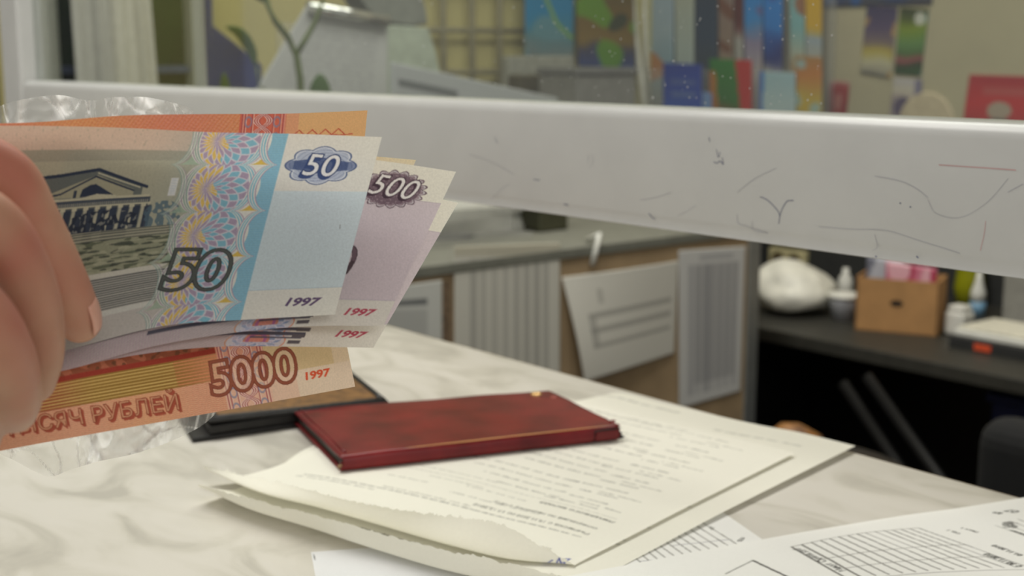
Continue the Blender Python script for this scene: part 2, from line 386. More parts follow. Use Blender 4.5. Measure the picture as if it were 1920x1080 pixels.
# counter
cnt = empty('counter', (-0.6, 0.3, 0.0), 'service counter with cream marbled laminate top under the papers and wallets', 'counter')
box('worktop', (-1.9, -0.15, CT - 0.03), (0.7, 0.7165, CT), M_marble, cnt, 0.0015)
box('edge_strip', (-1.9, 0.7165, CT - 0.028), (0.7, 0.7185, CT - 0.001), mat('brown_edge_band', (120, 98, 68), 0.5), cnt)
box('front_panel', (-1.9, -0.05, 0.0), (0.7, -0.03, CT - 0.03), M_wood, cnt)
box('back_panel', (-1.6, 0.66, 0.0), (0.7, 0.68, CT - 0.03), M_black, cnt)

# ------------------------------------------------------------------ staff side: cabinet with sheets
XC = -1.668; ZC = 0.966
cab = empty('cabinet', (-1.93, 1.4, 0.0), 'low beige wooden cabinet side behind the counter, covered in taped sheets', 'cabinet')
box('body', (-2.2, 0.735, 0.0), (XC, 1.985, ZC), M_wood, cab, 0.002)
box('top_board', (-2.22, 0.735, ZC), (XC + 0.004, 1.99, ZC + 0.018), M_grey, cab, 0.002)
box('corner_trim', (XC - 0.03, 1.970, 0.0), (XC + 0.004, 2.004, ZC + 0.01), M_alu, cab, 0.002)
box('brown_strip', (XC, 1.232, 0.3), (XC + 0.002, 1.252, 0.955), mat('brown_strip', (120, 100, 80), 0.6, var=0.3, scale=120), cab)

def sheet_quad(name, label, cat, cs, plane, canvas, group=None, thick=0.0015, curl=None, m=None):
    """a flat or slightly curled sheet/card between four world corners TL, TR, BR, BL"""
    TL, TR, BR, BL = [np.array(plane(*c)) if len(c) == 2 else np.array(c) for c in cs]
    nx, ny = canvas.nx, canvas.ny; u = np.linspace(0, 1, nx)[:, None, None]; v = np.linspace(0, 1, ny)[None, :, None]
    P = (TL*(1-u) + TR*u)*(1-v) + (BL*(1-u) + BR*u)*v
    n = np.cross(TR - TL, BL - TL); n /= np.linalg.norm(n)
    if n @ (O - TL) < 0: n = -n
    if curl is not None: P = P + n * curl(u, v)
    o = grid_mesh(name, P, canvas.colors(), m or M_card)
    md = o.modifiers.new('thick', 'SOLIDIFY'); md.thickness = thick; md.offset = -1 if np.cross(P[1, 0]-P[0, 0], P[0, 1]-P[0, 0]) @ n > 0 else 1
    return tag(o, label, cat, group)
# taped sheets on the cabinet side
def table_canvas(W, H, seed, cols=9, head=True, base=(212, 209, 198), ink=(150, 148, 142)):
    c = Canvas(W, H, 2.5, base, 1); r = np.random.RandomState(seed)
    x0 = W * .14
    for k in range(cols):
        x = x0 + k * (W * .8 / cols); c.rect(x, H * .1, x + W * .8 / cols * r.uniform(.35, .7), H * .93, ink, r.uniform(.25, .55))
    if head: c.rect(W * .3, H * .04, W * .8, H * .06, ink, .4)
    return c
pl = lambda px, py: at_x(px, py, XC + 0.003)
cv = table_canvas(205, 300, 1, 8); cv.rect(0, 0, 205, 22, (192, 186, 165), .7)
sheet_quad('taped_sheet', 'tall printed table sheet taped at the left of the cabinet side', 'sheet', [(852, 462), (1050, 455), (1050, 760), (852, 700)], pl, cv, thick=0.0006)
cv = Canvas(280, 190, 2.5, (216, 213, 203), 1)
for k, yy in enumerate((72, 100, 128)): cv.rect(40, yy, 262, yy + 7, (140, 138, 132), .55)
cv.rect(40, 80, 55, 130, (150, 148, 142), .5); cv.rect(70, 30, 80, 55, (160, 158, 150), .5)
sheet_quad('taped_sheet', 'wide white form sheet with a bulging lower left corner, middle of the cabinet side', 'sheet', [(1054, 520), (1272, 489), (1264, 662), (1082, 712)], pl, cv, thick=0.0006,
           curl=lambda u, v: 0.020 * (1 - u)**2 * np.sin(v * math.pi * .5) + 0.006 * np.sin(u * math.pi))
cv = table_canvas(170, 300, 3, 7, base=(208, 207, 204), ink=(140, 140, 145)); cv.rect(40, 30, 150, 260, (135, 134, 136), .35)
sheet_quad('taped_sheet', 'tall grey printed table sheet taped next to the metal corner trim', 'sheet', [(1273, 470), (1398, 462), (1388, 733), (1274, 766)], pl, cv, thick=0.0006)
cv = Canvas(140, 150, 2.5, (210, 210, 204), 1); cv.rect(30, 30, 110, 40, (90, 92, 95), .7); cv.rect(20, 50, 110, 100, (165, 165, 162), .5)
sheet_quad('taped_sheet', 'white sheet with a dark heading taped below the banknotes on the cabinet side', 'sheet', [(690, 545), (829, 525), (829, 690), (690, 660)], pl, cv, thick=0.0006)
# on the cabinet top
ps = empty('paper_stack', tuple(at_z(915, 425, ZC + 0.018)), 'stack of white papers lying on the cabinet top beneath the rail', 'paper stack')
pst = at_z(920, 438, ZC + 0.018)
for k in range(4):
    bm = bmesh.new(); add_box(bm, (-0.08, -0.12, 0.012 * k), (0.08, 0.10, 0.012 * k + 0.0115), 0.001)
    o = bm_obj('sheaf', bm, mat('sheaf_white', (205, 205, 198), 0.8), None); o.parent = ps; o.location = Vector(pst) - ps.location + Vector((-0.085, 0.0, 0)); o.rotation_euler = (0, 0, 0.06 * (k % 3 - 1))
q0, q1 = at_z(812, 446, ZC + 0.022), at_z(892, 442, ZC + 0.022)
tag(tube('pen', [q0, q0*.9+q1*.1, q0*.2+q1*.8, q1], [0.002, 0.005, 0.005, 0.001], M_black), 'black pen lying on the cabinet top edge', 'pen')
bm = bmesh.new(); q = at_z(1032, 434, ZC + 0.018); add_box(bm, (-0.04, -0.035, 0), (0.04, 0.035, 0.045), 0.004); add_box(bm, (-0.03, -0.025, 0.045), (0.03, 0.025, 0.052), 0.003)
o = bm_obj('stamp_pad', bm, mat('olive_tin', (66, 66, 48), 0.5)); o.location = Vector(q) + Vector((-0.04, 0.01, 0)); tag(o, 'dark olive stamp pad box on the cabinet top', 'box')
q = [at_x(1128, 405, XC + 0.006), at_x(1124, 440, XC + 0.009), at_x(1117, 470, XC + 0.007), at_x(1110, 497, XC + 0.006)]
q[0][2] = ZC + 0.022; q[0][0] = XC - 0.03
tag(tube('cable', q, 0.0045, M_white), 'short white cable hanging over the cabinet top edge', 'cable')

# ------------------------------------------------------------------ staff side: black desk and what stands on it
DZ = 0.75
desk = empty('desk', (-0.9, 2.4, 0), 'black office desk along the back wall', 'desk')
box('desktop', (-1.98, 2.125, DZ - 0.028), (1.2, 2.72, DZ), M_dark, desk, 0.003)
box('side_panel', (-1.95, 2.2, 0), (-1.92, 2.7, DZ - 0.028), M_black, desk)
box('side_panel', (0.9, 2.2, 0), (0.93, 2.7, DZ - 0.028), M_black, desk)
box('modesty_panel', (-1.92, 2.5, 0), (0.9, 2.52, DZ - 0.028), M_black, desk)
struct(box('trim_1', (-2.65, 2.735, 0.0), (1.6, 2.749, 1.02), mat('charcoal_wall_panel', (50, 51, 50), 0.7)))
# socket
s0, s1 = at_y(1450, 470, 2.735), at_y(1516, 502, 2.735)
sk = empty('wall_socket', (s0[0]/2+s1[0]/2, 2.735, s0[2]/2+s1[2]/2), 'cream double wall socket on the dark panel above the desk', 'socket')
sc_ = mat('cream_plastic', (205, 195, 150), 0.5)
box('plate', (s0[0], 2.715, s1[2]-0.012), (s1[0], 2.735, s0[2]+0.012), sc_, sk, 0.004)
for f in (.28, .74):
    bm = bmesh.new(); bmesh.ops.create_cone(bm, cap_ends=True, segments=20, radius1=0.02, radius2=0.018, depth=0.006, matrix=Matrix.Translation((s0[0]*(1-f)+s1[0]*f, 2.714, sk.location[2])) @ Matrix.Rotation(math.pi/2, 4, 'X'))
    bm_obj('outlet', bm, mat('outlet_brown', (90, 78, 52), 0.6), sk)
# crumpled white bag
q = at_z(1478, 600, DZ)
bm = bmesh.new(); bmesh.ops.create_icosphere(bm, subdivisions=4, radius=1)
for v in bm.verts:
    p = v.co.copy(); f = 1 + 0.18 * noise.noise(p * 1.3) + 0.05 * abs(noise.noise(p * 4))
    v.co = Vector((p.x * 0.085 * f, p.y * 0.085 * f, max(-0.6, p.z) * 0.060 * f * (1 - .35*p.x))) + Vector((0, 0, 0.0445))
zmin = min(v.co.z for v in bm.verts)
for v in bm.verts: v.co.z -= zmin
o = bm_obj('plastic_bag', bm, mat('white_bag', (222, 220, 208), 0.5, var=0.08, scale=30), None, True); o.location = Vector(q) + Vector((-0.045, 0.08, 0)); tag(o, 'bulging white bag at the left end of the black desk', 'bag')
# tub
q = at_z(1574, 603, DZ)
t = empty('tub', tuple(q + np.array([-0.01, .03, 0])), 'small white tub with a rim beside the cardboard box', 'tub')
lathe('cup', [(0.026, 0), (0.033, 0.04), (0.033, 0.048)], t.location, mat('tub_grey', (165, 166, 172), 0.4), t)
lathe('lid', [(0.036, 0.048), (0.037, 0.052), (0.035, 0.056), (0.01, 0.057)], t.location, M_white, t)
tl = at_z(1545, 585, DZ) + np.array([-.02, .1, 0])
tag(lathe('bottle', [(0.015, 0), (0.016, 0.06), (0.007, 0.075), (0.007, 0.085)], tl, M_white), 'tiny white bottle behind the tub', 'bottle')
# cardboard box with a magazine inside
b0 = at_z(1602, 618, DZ); b1 = at_z(1757, 632, DZ)
ex = (b1 - b0); wd = np.linalg.norm(ex); ex /= wd; ey = np.array([-ex[1], ex[0], 0])
hb = wd * 0.68; dp = wd * .6
cb = empty('cardboard_box', tuple(b0), 'open brown cardboard box holding a pink magazine on the desk', 'box')
M_cb = mat('cardboard', (176, 132, 84), 0.8, var=0.05, scale=30)
def wall(a, b, th, h, nm='side', hole=False):
    d = (b - a) / np.linalg.norm(b - a); n = np.array([-d[1], d[0], 0]) * th
    prism(nm, [a, b, b + n, a + n], (0, 0, h), M_cb, cb)
A, B, Cc, D = b0, b0 + ex*wd, b0 + ex*wd + ey*dp, b0 + ey*dp
wall(A, B, 0.004, hb * .98, 'front_side'); wall(B, Cc, 0.004, hb, 'side'); wall(Cc, D, 0.004, hb, 'side'); wall(D, A, 0.004, hb, 'side')
prism('bottom', [A, B, Cc, D], (0, 0, 0.003), M_cb, cb)
hc = A + ex*wd*.5 + np.array([0, 0, hb*.55]) - ey*0.0008
V = []
for k in range(16): t_ = 2*math.pi*k/16; V.append(hc + ex*0.013*math.cos(t_) + np.array([0, 0, 0.007*math.sin(t_)]))
mesh_from('hand_hole', V, [tuple(range(16))], mat('hole_dark', (50, 38, 26), 0.9), cb)
cv = Canvas(120, 60, 3, (205, 120, 140), 1); cv.put(noise2(cv.X, cv.Y, .09, 5) > .3, (228, 175, 185)); cv.put(noise2(cv.X, cv.Y, .12, 8) > .9, (180, 60, 90))
m0 = A + ex*wd*.32 + ey*dp*.25; m1 = A + ex*wd*1.0 - ex*.012 + ey*dp*.25
sheet_quad('magazine', 'pink magazine standing in the cardboard box', 'magazine', [m0 + [0, 0, hb*1.27], m1 + [0, 0, hb*1.2], m1 + [0, 0, .01], m0 + [0, 0, .01]], None, cv, thick=.006)
cv = Canvas(60, 60, 3, (190, 192, 200), 1); cv.put(noise2(cv.X, cv.Y, .15, 2) > .2, (120, 122, 135))
m0 = A + ex*.008 + ey*dp*.55; m1 = A + ex*wd*.5 + ey*dp*.55
sheet_quad('booklet', 'grey booklet standing at the back of the cardboard box', 'booklet', [m0 + [0, 0, hb*1.3], m1 + [0, 0, hb*1.27], m1 + [0, 0, .01], m0 + [0, 0, .01]], None, cv, thick=.006)
# spray bottle, yellow-green cup, white jar, scales
q = at_z(1832, 590, DZ)
sb = empty('spray_bottle', tuple(q), 'white bottle with pointed cap and blue base behind the scales', 'bottle')
lathe('bottle_body', [(0.016, 0), (0.017, 0.03)], q, mat('pale_blue', (120, 160, 190), 0.4), sb)
lathe('bottle_cap', [(0.017, 0.0305), (0.016, 0.05), (0.008, 0.075), (0.004, 0.1)], q, M_white, sb)
q = at_z(1797, 590, DZ) + np.array([-.05, .12, 0])
yv = empty('vase', tuple(q), 'yellow green vase between the cardboard box and the bottle', 'vase')
lathe('vessel', [(0.028, 0), (0.034, 0.04), (0.026, 0.1), (0.02, 0.135), (0.024, 0.15)], q, mat('lime_glaze', (150, 150, 20), 0.35), yv)
q = at_z(1790, 632, DZ)
wj = empty('jar', tuple(q + np.array([-.01, .03, 0])), 'small square white jar touching the right of the cardboard box', 'jar')
l = wj.location; box('jar_body', (l[0]-.022, l[1]-.022, l[2]), (l[0]+.022, l[1]+.022, l[2]+.048), M_white, wj, .006); box('jar_cap', (l[0]-.018, l[1]-.018, l[2]+.0485), (l[0]+.018, l[1]+.018, l[2]+.06), M_white, wj, .004)
a, b = at_z(1778, 650, DZ), at_z(1925, 678, DZ); ex2 = (b-a)/np.linalg.norm(b-a); ey2 = np.array([-ex2[1], ex2[0], 0]); L2 = np.linalg.norm(b-a)
scl = empty('postal_scales', tuple(a), 'white desk scales with an orange label at the right of the desk', 'scales')
prism('base', [a, a+ex2*L2, a+ex2*L2+ey2*.15, a+ey2*.15], (0, 0, .022), mat('scale_base', (48, 48, 48), .5), scl, .002)
aa = a + ex2*.006 + ey2*.006 + np.array([0, 0, .0225]); prism('body', [aa, aa+ex2*(L2-.012), aa+ex2*(L2-.012)+ey2*.138, aa+ey2*.138], (0, 0, .014), M_white, scl, .004)
aa = a + ex2*.012 + ey2*.012 + np.array([0, 0, .037]); prism('weighing_plate', [aa, aa+ex2*(L2-.024), aa+ex2*(L2-.024)+ey2*.124, aa+ey2*.124], (0, 0, .005), mat('plate_cream', (226, 222, 205), .4), scl, .002)
aa = a + ex2*L2*.34 - ey2*.0008 + np.array([0, 0, .004]); prism('orange_label', [aa, aa+ex2*.035, aa+ex2*.035+[0, 0, .013], aa+[0, 0, .013]], -ey2*.0008, mat('orange_label', (214, 84, 48), .5), scl)
q0, q1 = at_y(1896, 600, 2.6), at_y(1925, 520, 2.6)
tag(box('pillar_box', (q0[0], 2.56, DZ), (q0[0]+.09, 2.68, q1[2]+.1), mat('grey_carton', (150, 148, 140), .7), None, .003), 'narrow pale grey carton at the far right of the desk', 'carton')

# office chair and odd things in the dark under the desk
qc = at_y(1905, 840, 1.45)
ch = empty('office_chair', (qc[0], 1.45, 0), 'black office chair with rounded backrest below the desk edge', 'chair')
cx_, cy_ = qc[0] + 0.155, 1.5
M_chf = mat('black_fabric', (20, 20, 21), 0.9, var=0.1, scale=200)
ztop = at_y(1890, 783, 1.45)[2]
def rbox(nm, lo, hi, bev): return box(nm, lo, hi, M_chf, ch, bev, 5)
rbox('backrest', (cx_-.2, cy_-.08, ztop-.42), (cx_+.2, cy_-.01, ztop), .034)
rbox('seat', (cx_-.22, cy_+.05, .33), (cx_+.22, cy_+.47, .41), .036)
box('back_bracket', (cx_-.03, cy_-.005, .30), (cx_+.03, cy_+.02, ztop-.1), M_black, ch); box('seat_bracket', (cx_-.03, cy_+.02, .295), (cx_+.03, cy_+.3, .329), M_black, ch)
tube('gas_lift', [(cx_, cy_+.25, .08), (cx_, cy_+.25, .295)], .025, M_black, ch)
for k in range(5):
    t_ = k*2*math.pi/5; e = (cx_+.27*math.cos(t_), cy_+.25+.27*math.sin(t_), .05)
    tube('base_leg', [(cx_, cy_+.25, .08), e], [.024, .014], M_black, ch); lathe('castor', [(.012, 0), (.024, .012), (.024, .03), (.01, .04)], (e[0], e[1], 0), M_black, ch, 12)
# crate of folded stands: dark grey bars leaning under the desk
M_bar = mat('dim_grey_metal', (22, 22, 23), .45, metal=.3)
for k, (p0, p1) in enumerate((((1625, 705), (1765, 900)), ((1580, 718), (1690, 880)))):
    a, b = at_y(*p0, 2.06), at_y(*p1, 2.05); d = (b - a) / (b[2] - a[2]); f = b - d * (b[2] - 0.012)
    st = empty('folding_bar', tuple(f), ['longer', 'shorter'][k] + ' dark metal bar leaning in the shadow under the desk', 'bar', )
    tube('bar', [f, a], .011, M_bar, st); tube('rubber_tip', [f - (a-f)*.006, f + (a-f)*.03], .013, M_black, st)
q = at_y(1487, 815, 1.35); 
bm = bmesh.new(); bmesh.ops.create_icosphere(bm, subdivisions=3, radius=1)
for v in bm.verts:
    p = v.co.copy(); f = 1 + .2*noise.noise(p*2.5); v.co = Vector((p.x*.042*f, p.y*.04*f, p.z*.03*f))
zz = min(v.co.z for v in bm.verts)
stz = q[2] - 0.047
o = bm_obj('orange_parcel', bm, mat('orange_wrap', (150, 100, 40), .5, c2=(60, 30, 16), scale=40), None, True); o.location = (q[0], 1.35, stz - zz); tag(o, 'crumpled orange parcel just beyond the counter edge', 'parcel')
stl = empty('stool', (q[0], 1.35, 0), 'black stool under the orange parcel', 'stool')
lathe('seat', [(.15, stz-.04), (.16, stz-.02), (.15, stz)], (q[0], 1.35, 0), M_black, stl)
for k in range(4):
    t_ = k*math.pi/2 + .6; tube('leg', [(q[0]+.1*math.cos(t_), 1.35+.1*math.sin(t_), stz-.04), (q[0]+.15*math.cos(t_), 1.35+.15*math.sin(t_), 0.0)], .012, M_black, stl)
q = at_y(1912, 765, 2.35)
cs_ = empty('blue_crate', (q[0]+.06, 2.35, 0), 'dark blue crate in the shadow under the right of the desk', 'crate')
box('crate_body', (q[0]-.02, 2.28, 0), (q[0]+.3, 2.46, q[2]+.02), mat('navy', (24, 36, 84), .5), cs_, .006); box('crate_lid', (q[0]-.03, 2.27, q[2]+.0205), (q[0]+.31, 2.47, q[2]+.04), mat('navy', (24, 36, 84)), cs_, .006)

# ------------------------------------------------------------------ staff side: what shows through the glass
def stops(W, H, st, seed=1, res=4, blot=()):
    c = Canvas(W, H, res, (200, 200, 200), 1); ys = np.array([s[0] for s in st]) * H; cs = np.array([s[1] for s in st], float)
    yy = c.Y + 5*noise2(c.X, c.Y, .08, seed)
    for k in range(3): c.img[..., k] = np.interp(yy, ys, cs[:, k])
    for i, (thr, col, sc) in enumerate(blot): c.put(noise2(c.X, c.Y, sc, seed*7 + i) > thr, col, .85)
    return c
# far window on the left wall with curtain
XW = -2.66
w2 = empty('window_2', (XW, 1.0, 1.5), kind='structure'); w2['label'] = 'window in the left wall with dark green view behind a curtain'
ya, yb = at_x(66, 80, XW)[1], at_x(374, 80, XW)[1]
zc0, zc1 = 1.0, 2.0
def leafview():
    m = mat('garden_view_glass', (14, 24, 14), .5, c2=(40, 66, 26), scale=7, spec=.1); return m
box('pane', (XW, ya, zc0), (XW+.012, yb, zc1), leafview(), w2)
M_frame = mat('window_frame_grey', (178, 180, 165), .5, var=.02)
for y_, nm in ((ya, 'frame_post'), (yb-.02, 'frame_post')): box(nm, (XW, y_-.02, zc0-.04), (XW+.05, y_+.03, zc1+.04), M_frame, w2, .003)
box('frame_rail', (XW, ya, zc0-.04), (XW+.05, yb, zc0), M_frame, w2); box('frame_rail', (XW, ya, zc1), (XW+.05, yb, zc1+.04), M_frame, w2)
y_ = at_x(112, 80, XW)[1]; box('transom', (XW+.012, ya+.03, 1.27), (XW+.03, yb-.03, 1.285), mat('blue_grey_frame', (70, 82, 110), .5), w2)
nu, nv = 90, 24; yc0, yc1 = at_x(133, 60, -2.54)[1], at_x(297, 60, -2.54)[1]
u = np.linspace(0, 1, nu)[:, None]; v = np.linspace(0, 1, nv)[None]
P = np.zeros((nu, nv, 3)); P[..., 0] = -2.55 + .010*np.sin(u*24 + .6*np.sin(v*3)) * (1 + .2*v) + .003*np.sin(u*61+2); P[..., 1] = yc0 + (yc1-yc0)*u + .012*v*(1-2*u) + .035*(1-v) * 0; P[..., 2] = 1.02 + .95*v
P[..., 1] += .03*(.35 - v)
o = grid_mesh('curtain', P, None, mat('sheer_curtain', (205, 203, 194), .9, var=.03, scale=60)); o.modifiers.new('s', 'SOLIDIFY').thickness = .002; tag(o, 'pale grey pleated curtain hanging in front of the far left window', 'curtain')
qf = at_x(2, 100, -2.3)
fc = empty('filing_cabinet', (-2.45, qf[1]-.3, 0), 'dark grey filing cabinet at the left edge beyond the white post', 'cabinet')
M_fc = mat('dark_steel', (54, 54, 60), .5)
box('carcass', (-2.64, qf[1]-.55, 0), (-2.32, qf[1], 1.9), M_fc, fc, .004)
for k in range(4):
    dr = box('drawer', (-2.3199, qf[1]-.53, .06+k*.46), (-2.302, qf[1]-.02, .50+k*.46), M_fc, fc, .004)
    h_ = box('handle', (-2.302, qf[1]-.34, .30+k*.46), (-2.292, qf[1]-.2, .32+k*.46), M_alu); h_.parent = dr
# lattice grille over the yellow wall
gr = empty('wall_grille', (XW+.03, 1.9, 1.3), 'grey lattice grille on the yellow wall', 'grille')
M_gr = mat('grille_grey', (132, 126, 98), .6)
for px in (776, 831, 885, 937, 988):
    q = at_x(px, 60, XW+.03); tube('vertical_bar', [(XW+.03, q[1], .98), (XW+.03, q[1], 1.75)], .007, M_gr, gr, 8)
yl, yr = at_x(770, 60, XW+.03)[1], at_x(995, 60, XW+.03)[1]
for py in (-30, 57, 135):
    q = at_x(885, py, XW+.03); tube('horizontal_bar', [(XW+.03, yl, q[2]), (XW+.03, yr, q[2])], .0065, M_gr, gr, 8)
for k, (yy, zz) in enumerate(((yl, 1.0), (yr, 1.0), (yl, 1.7), (yr, 1.7))): box('bracket', (XW, yy-.01, zz-.01), (XW+.031, yy+.01, zz+.01), M_gr, gr)
# posters near the corner
pw = lambda px, py: at_x(px, py, XW+.06)
cv = stops(120, 200, [(0, (40, 120, 160)), (.5, (30, 125, 170)), (.75, (85, 130, 140)), (1, (120, 128, 125))], 3, 4, [(.9, (96, 140, 150), .05)])
cv.line([(20, 0), (45, 55), (75, 120), (110, 150), (120, 150)], 9, (120, 160, 70))
sheet_quad('poster', 'blue poster with a green ribbon line on the yellow wall beside the grille', 'poster', [(985, -60), (1076, -60), (1076, 112), (985, 104)], pw, cv, thick=.002)
cv = stops(120, 200, [(0, (60, 60, 20)), (.45, (110, 86, 20)), (.75, (128, 104, 44)), (.86, (60, 62, 90)), (1, (50, 68, 120))], 5, 3, [(.55, (96, 150, 20), .06), (1.0, (40, 52, 22), .09)])
sheet_quad('poster', 'brown and leaf green poster with a blue lower band beside the brochure rack', 'poster', [(1078, -70), (1186, -66), (1192, 128), (1086, 124)], pw, cv, thick=.002)
q0, q1 = at_x(1082, 130, -2.2), at_x(1192, 130, -2.2)
dbx = empty('document_box', (-2.2, q0[1], ZC+.018), 'grey document box below the brown and green poster', 'box')
tagz = ZC + .0185
box('box_body', (-2.33, q0[1], .98), (-2.2, q1[1], q0[2]-.012), mat('mid_grey_card', (122, 121, 116), .7), dbx, .003); box('box_lid', (-2.335, q0[1]-.004, q0[2]-.0115), (-2.195, q1[1]+.004, q0[2]+.003), mat('lid_grey', (108, 108, 106), .7), dbx, .002)
shelf = empty('wall_shelf', (-2.4, 1.9, .96), 'grey wall shelf under the document box and brown folders', 'shelf'); box('board', (-2.66, 1.2, .955), (-2.222, 2.7, .979), M_grey, shelf)
for yy in (1.4, 2.5): box('shelf_bracket', (-2.66, yy, .86), (-2.3, yy+.02, .955), M_grey, shelf)
q0, q1 = at_x(975, 142, -2.375), at_x(1080, 150, -2.375)
bf = empty('folder', (-2.375, q0[1], .98), 'dark brown file folder standing left of the grey document box', 'folder')
box('cover', (-2.42, q0[1], .98), (-2.375, q1[1], q0[2]), mat('dark_brown', (70, 64, 40), .7), bf, .003); box('page_block', (-2.415, q0[1]+.004, .985), (-2.38, q1[1]-.003, q0[2]+.004), mat('aged_paper', (130, 126, 110), .8), bf)
q0, q1 = at_x(955, 105, -2.49), at_x(1078, 105, -2.49)
tag(box('envelope_pack', (-2.52, q0[1], .98), (-2.49, q1[1], q0[2]), mat('grey_envelope', (148, 148, 136), .8), None, .004), 'pale grey envelope pack standing behind the dark brown folder', 'envelopes')
# information sheets standing on the cabinet
XS = -1.95; pS = lambda px, py: at_x(px, py, XS)
def standee(nm, label, quad, cv, foot, m=None):
    root = empty(nm, tuple(foot), label, 'notice')
    o = sheet_quad('notice_sheet', None, None, quad, pS, cv, thick=.002); own(o, root); return root
cv = Canvas(210, 300, 3, (186, 186, 184), 1)
for k in range(12): cv.words(30, 60 + k*17, 150, 5, (150, 150, 150), .5, 1, k)
foot = at_x(610, 330, XS); foot[2] = ZC+.018
r1 = standee('notice_stand', 'grey printed notice with slanted left edge on a stand behind the rail', [(574, 12), (727, 40), (727, 215), (468, 190)], cv, foot)
# glossy lip added along its top edge to catch the lamp as a streak
a, b = at_x(578, 12, XS+.004), at_x(727, 40, XS+.004)
lip = tube('glint_lip', [a, b], .010, mat('glint_gloss', (225, 225, 220), .16, metal=.8), r1, 20)
box('stand_foot', (foot[0]-.06, foot[1]-.11, ZC+.0181), (foot[0]+.012, foot[1]+.11, ZC+.03), M_acryl, r1, .003); box('stand_back', (XS-.012, foot[1]-.08, ZC+.03), (XS-.004, foot[1]+.08, 1.36), M_acryl, r1)
XS = -1.82; 
cv = Canvas(260, 200, 3, (176, 178, 178), 1); cv.rect(12, 34, 96, 50, (96, 98, 98), .8); cv.rect(12, 62, 100, 130, (158, 158, 160), .6)
foot = at_x(880, 300, XS); foot[2] = ZC+.018
r2 = standee('notice_stand', 'long grey notice with dark heading and sloping top beside the grille', [(733, 116), (1046, 184), (1046, 330), (733, 280)], cv, foot)
box('stand_foot', (XS-.05, foot[1]-.13, ZC+.0181), (XS+.02, foot[1]+.13, ZC+.03), M_acryl, r2, .003); box('stand_back', (XS-.014, foot[1]-.1, ZC+.03), (XS-.006, foot[1]+.1, 1.2), M_acryl, r2)
# grey machine head and pale folder behind the notices
XG = -2.1
pts = [at_x(p, q, XG) for p, q in ((640, -60), (770, -60), (790, -20), (800, 20), (803, 46), (770, 50), (735, 44), (690, 20))]
lm = empty('desk_fan_hood', tuple(pts[5]), 'dark grey rounded hood above the pale folder behind the notices', 'hood'); prism('hood', pts, (-.06, 0, 0), mat('hood_grey', (122, 124, 116), .6), lm, .004)
q = at_x(740, 30, XG-.03); tube('hood_arm', [q, (q[0], q[1], ZC+.02)], .012, M_grey, lm)
pts = [at_x(p, q, XG+.03) for p, q in ((724, 46), (803, 52), (818, 100), (826, 140), (826, 300), (724, 290))]
for p in pts[-2:]: p[2] = ZC + .0185
tag(prism('pale_folder', pts, (-.02, 0, 0), mat('pale_green_card', (166, 174, 158), .7), None, .002), 'pale green folder standing upright between the two notices', 'folder')
# blue binder and potted plant on the cabinet
pts = [at_x(p, q, -2.12) for p, q in ((386, -40), (398, -40), (400, 48), (436, 76), (492, 122), (492, 300), (386, 280))]
for p in pts[-2:]: p[2] = ZC + .0185
bb = empty('ring_binder', tuple(pts[-1]), 'dark blue binder with sloping top edge beside the white mullion', 'binder'); prism('cover', pts, (-.035, 0, 0), mat('binder_blue', (34, 42, 92), .5, var=.12, scale=12), bb, .003)
XP = -1.80; g = lambda px, py, dx=0: at_x(px, py, XP + dx)
base = g(566, 170); base[2] = ZC+.018
pp = empty('potted_plant', tuple(base), 'potted plant with forked stem and dark green leaves behind the rail', 'plant')
lathe('pot', [(.045, 0), (.06, .09), (.064, .1), (.055, .1), (.053, .085)], base, mat('terracotta', (120, 80, 60), .7), pp)
M_stem = mat('stem_green', (84, 96, 44), .6); M_leaf = mat('leaf_green', (58, 84, 24), .45, var=.12, scale=30)
tube('stem', [(base[0], base[1], ZC+.1), g(565, 190), g(563, 150), g(556, 105), g(540, 70), g(516, 40), g(502, 10), g(497, -40)], [.006, .0055, .0055, .005, .0048, .0045, .004, .003], M_stem, pp)
tube('stem', [g(556, 102), g(575, 70), g(592, 40), g(604, 5), g(612, -30)], [.0045, .004, .0035, .003, .0025], M_stem, pp)
def leaf(pts, wid, tilt=0.0):
    P = np.array(pts); t = np.linspace(0, len(P)-1, 14); C_ = herm(np.arange(len(P)), P, t); nu, nv = 14, 7; G = np.zeros((nu, nv, 3))
    for i in range(nu):
        d = C_[min(i+1, nu-1)] - C_[max(i-1, 0)]; d /= np.linalg.norm(d); s = np.cross(d, CF); s /= np.linalg.norm(s)
        s = s*math.cos(tilt) + CF*math.sin(tilt); hw = wid*math.sin(math.pi*(i+.25)/(nu-.5))**.7
        for j in range(nv): a_ = j/(nv-1)*2-1; G[i, j] = C_[i] + s*hw*a_ - CF*(.15*hw*(1-a_*a_))
    o = grid_mesh('leaf', G, None, M_leaf, pp); o.modifiers.new('s', 'SOLIDIFY').thickness = .0008
leaf([g(424, 50), g(450, 62), g(470, 92), g(480, 124)], .0085)
leaf([g(600, 205), g(600, 175), g(601, 138)], .017)
leaf([g(424, 210), g(422, 170), g(420, 136)], .008)
leaf([g(500, 5), g(480, -20), g(455, -25)], .012)
tube('leaf_stalk', [g(565, 200), g(530, 196), g(486, 160), g(480, 125)], .0016, M_stem, pp); tube('leaf_stalk', [g(565, 215), g(500, 240), g(424, 225), g(424, 205)], .002, M_stem, pp); tube('leaf_stalk', [g(565, 218), g(590, 225), g(600, 202)], .002, M_stem, pp)

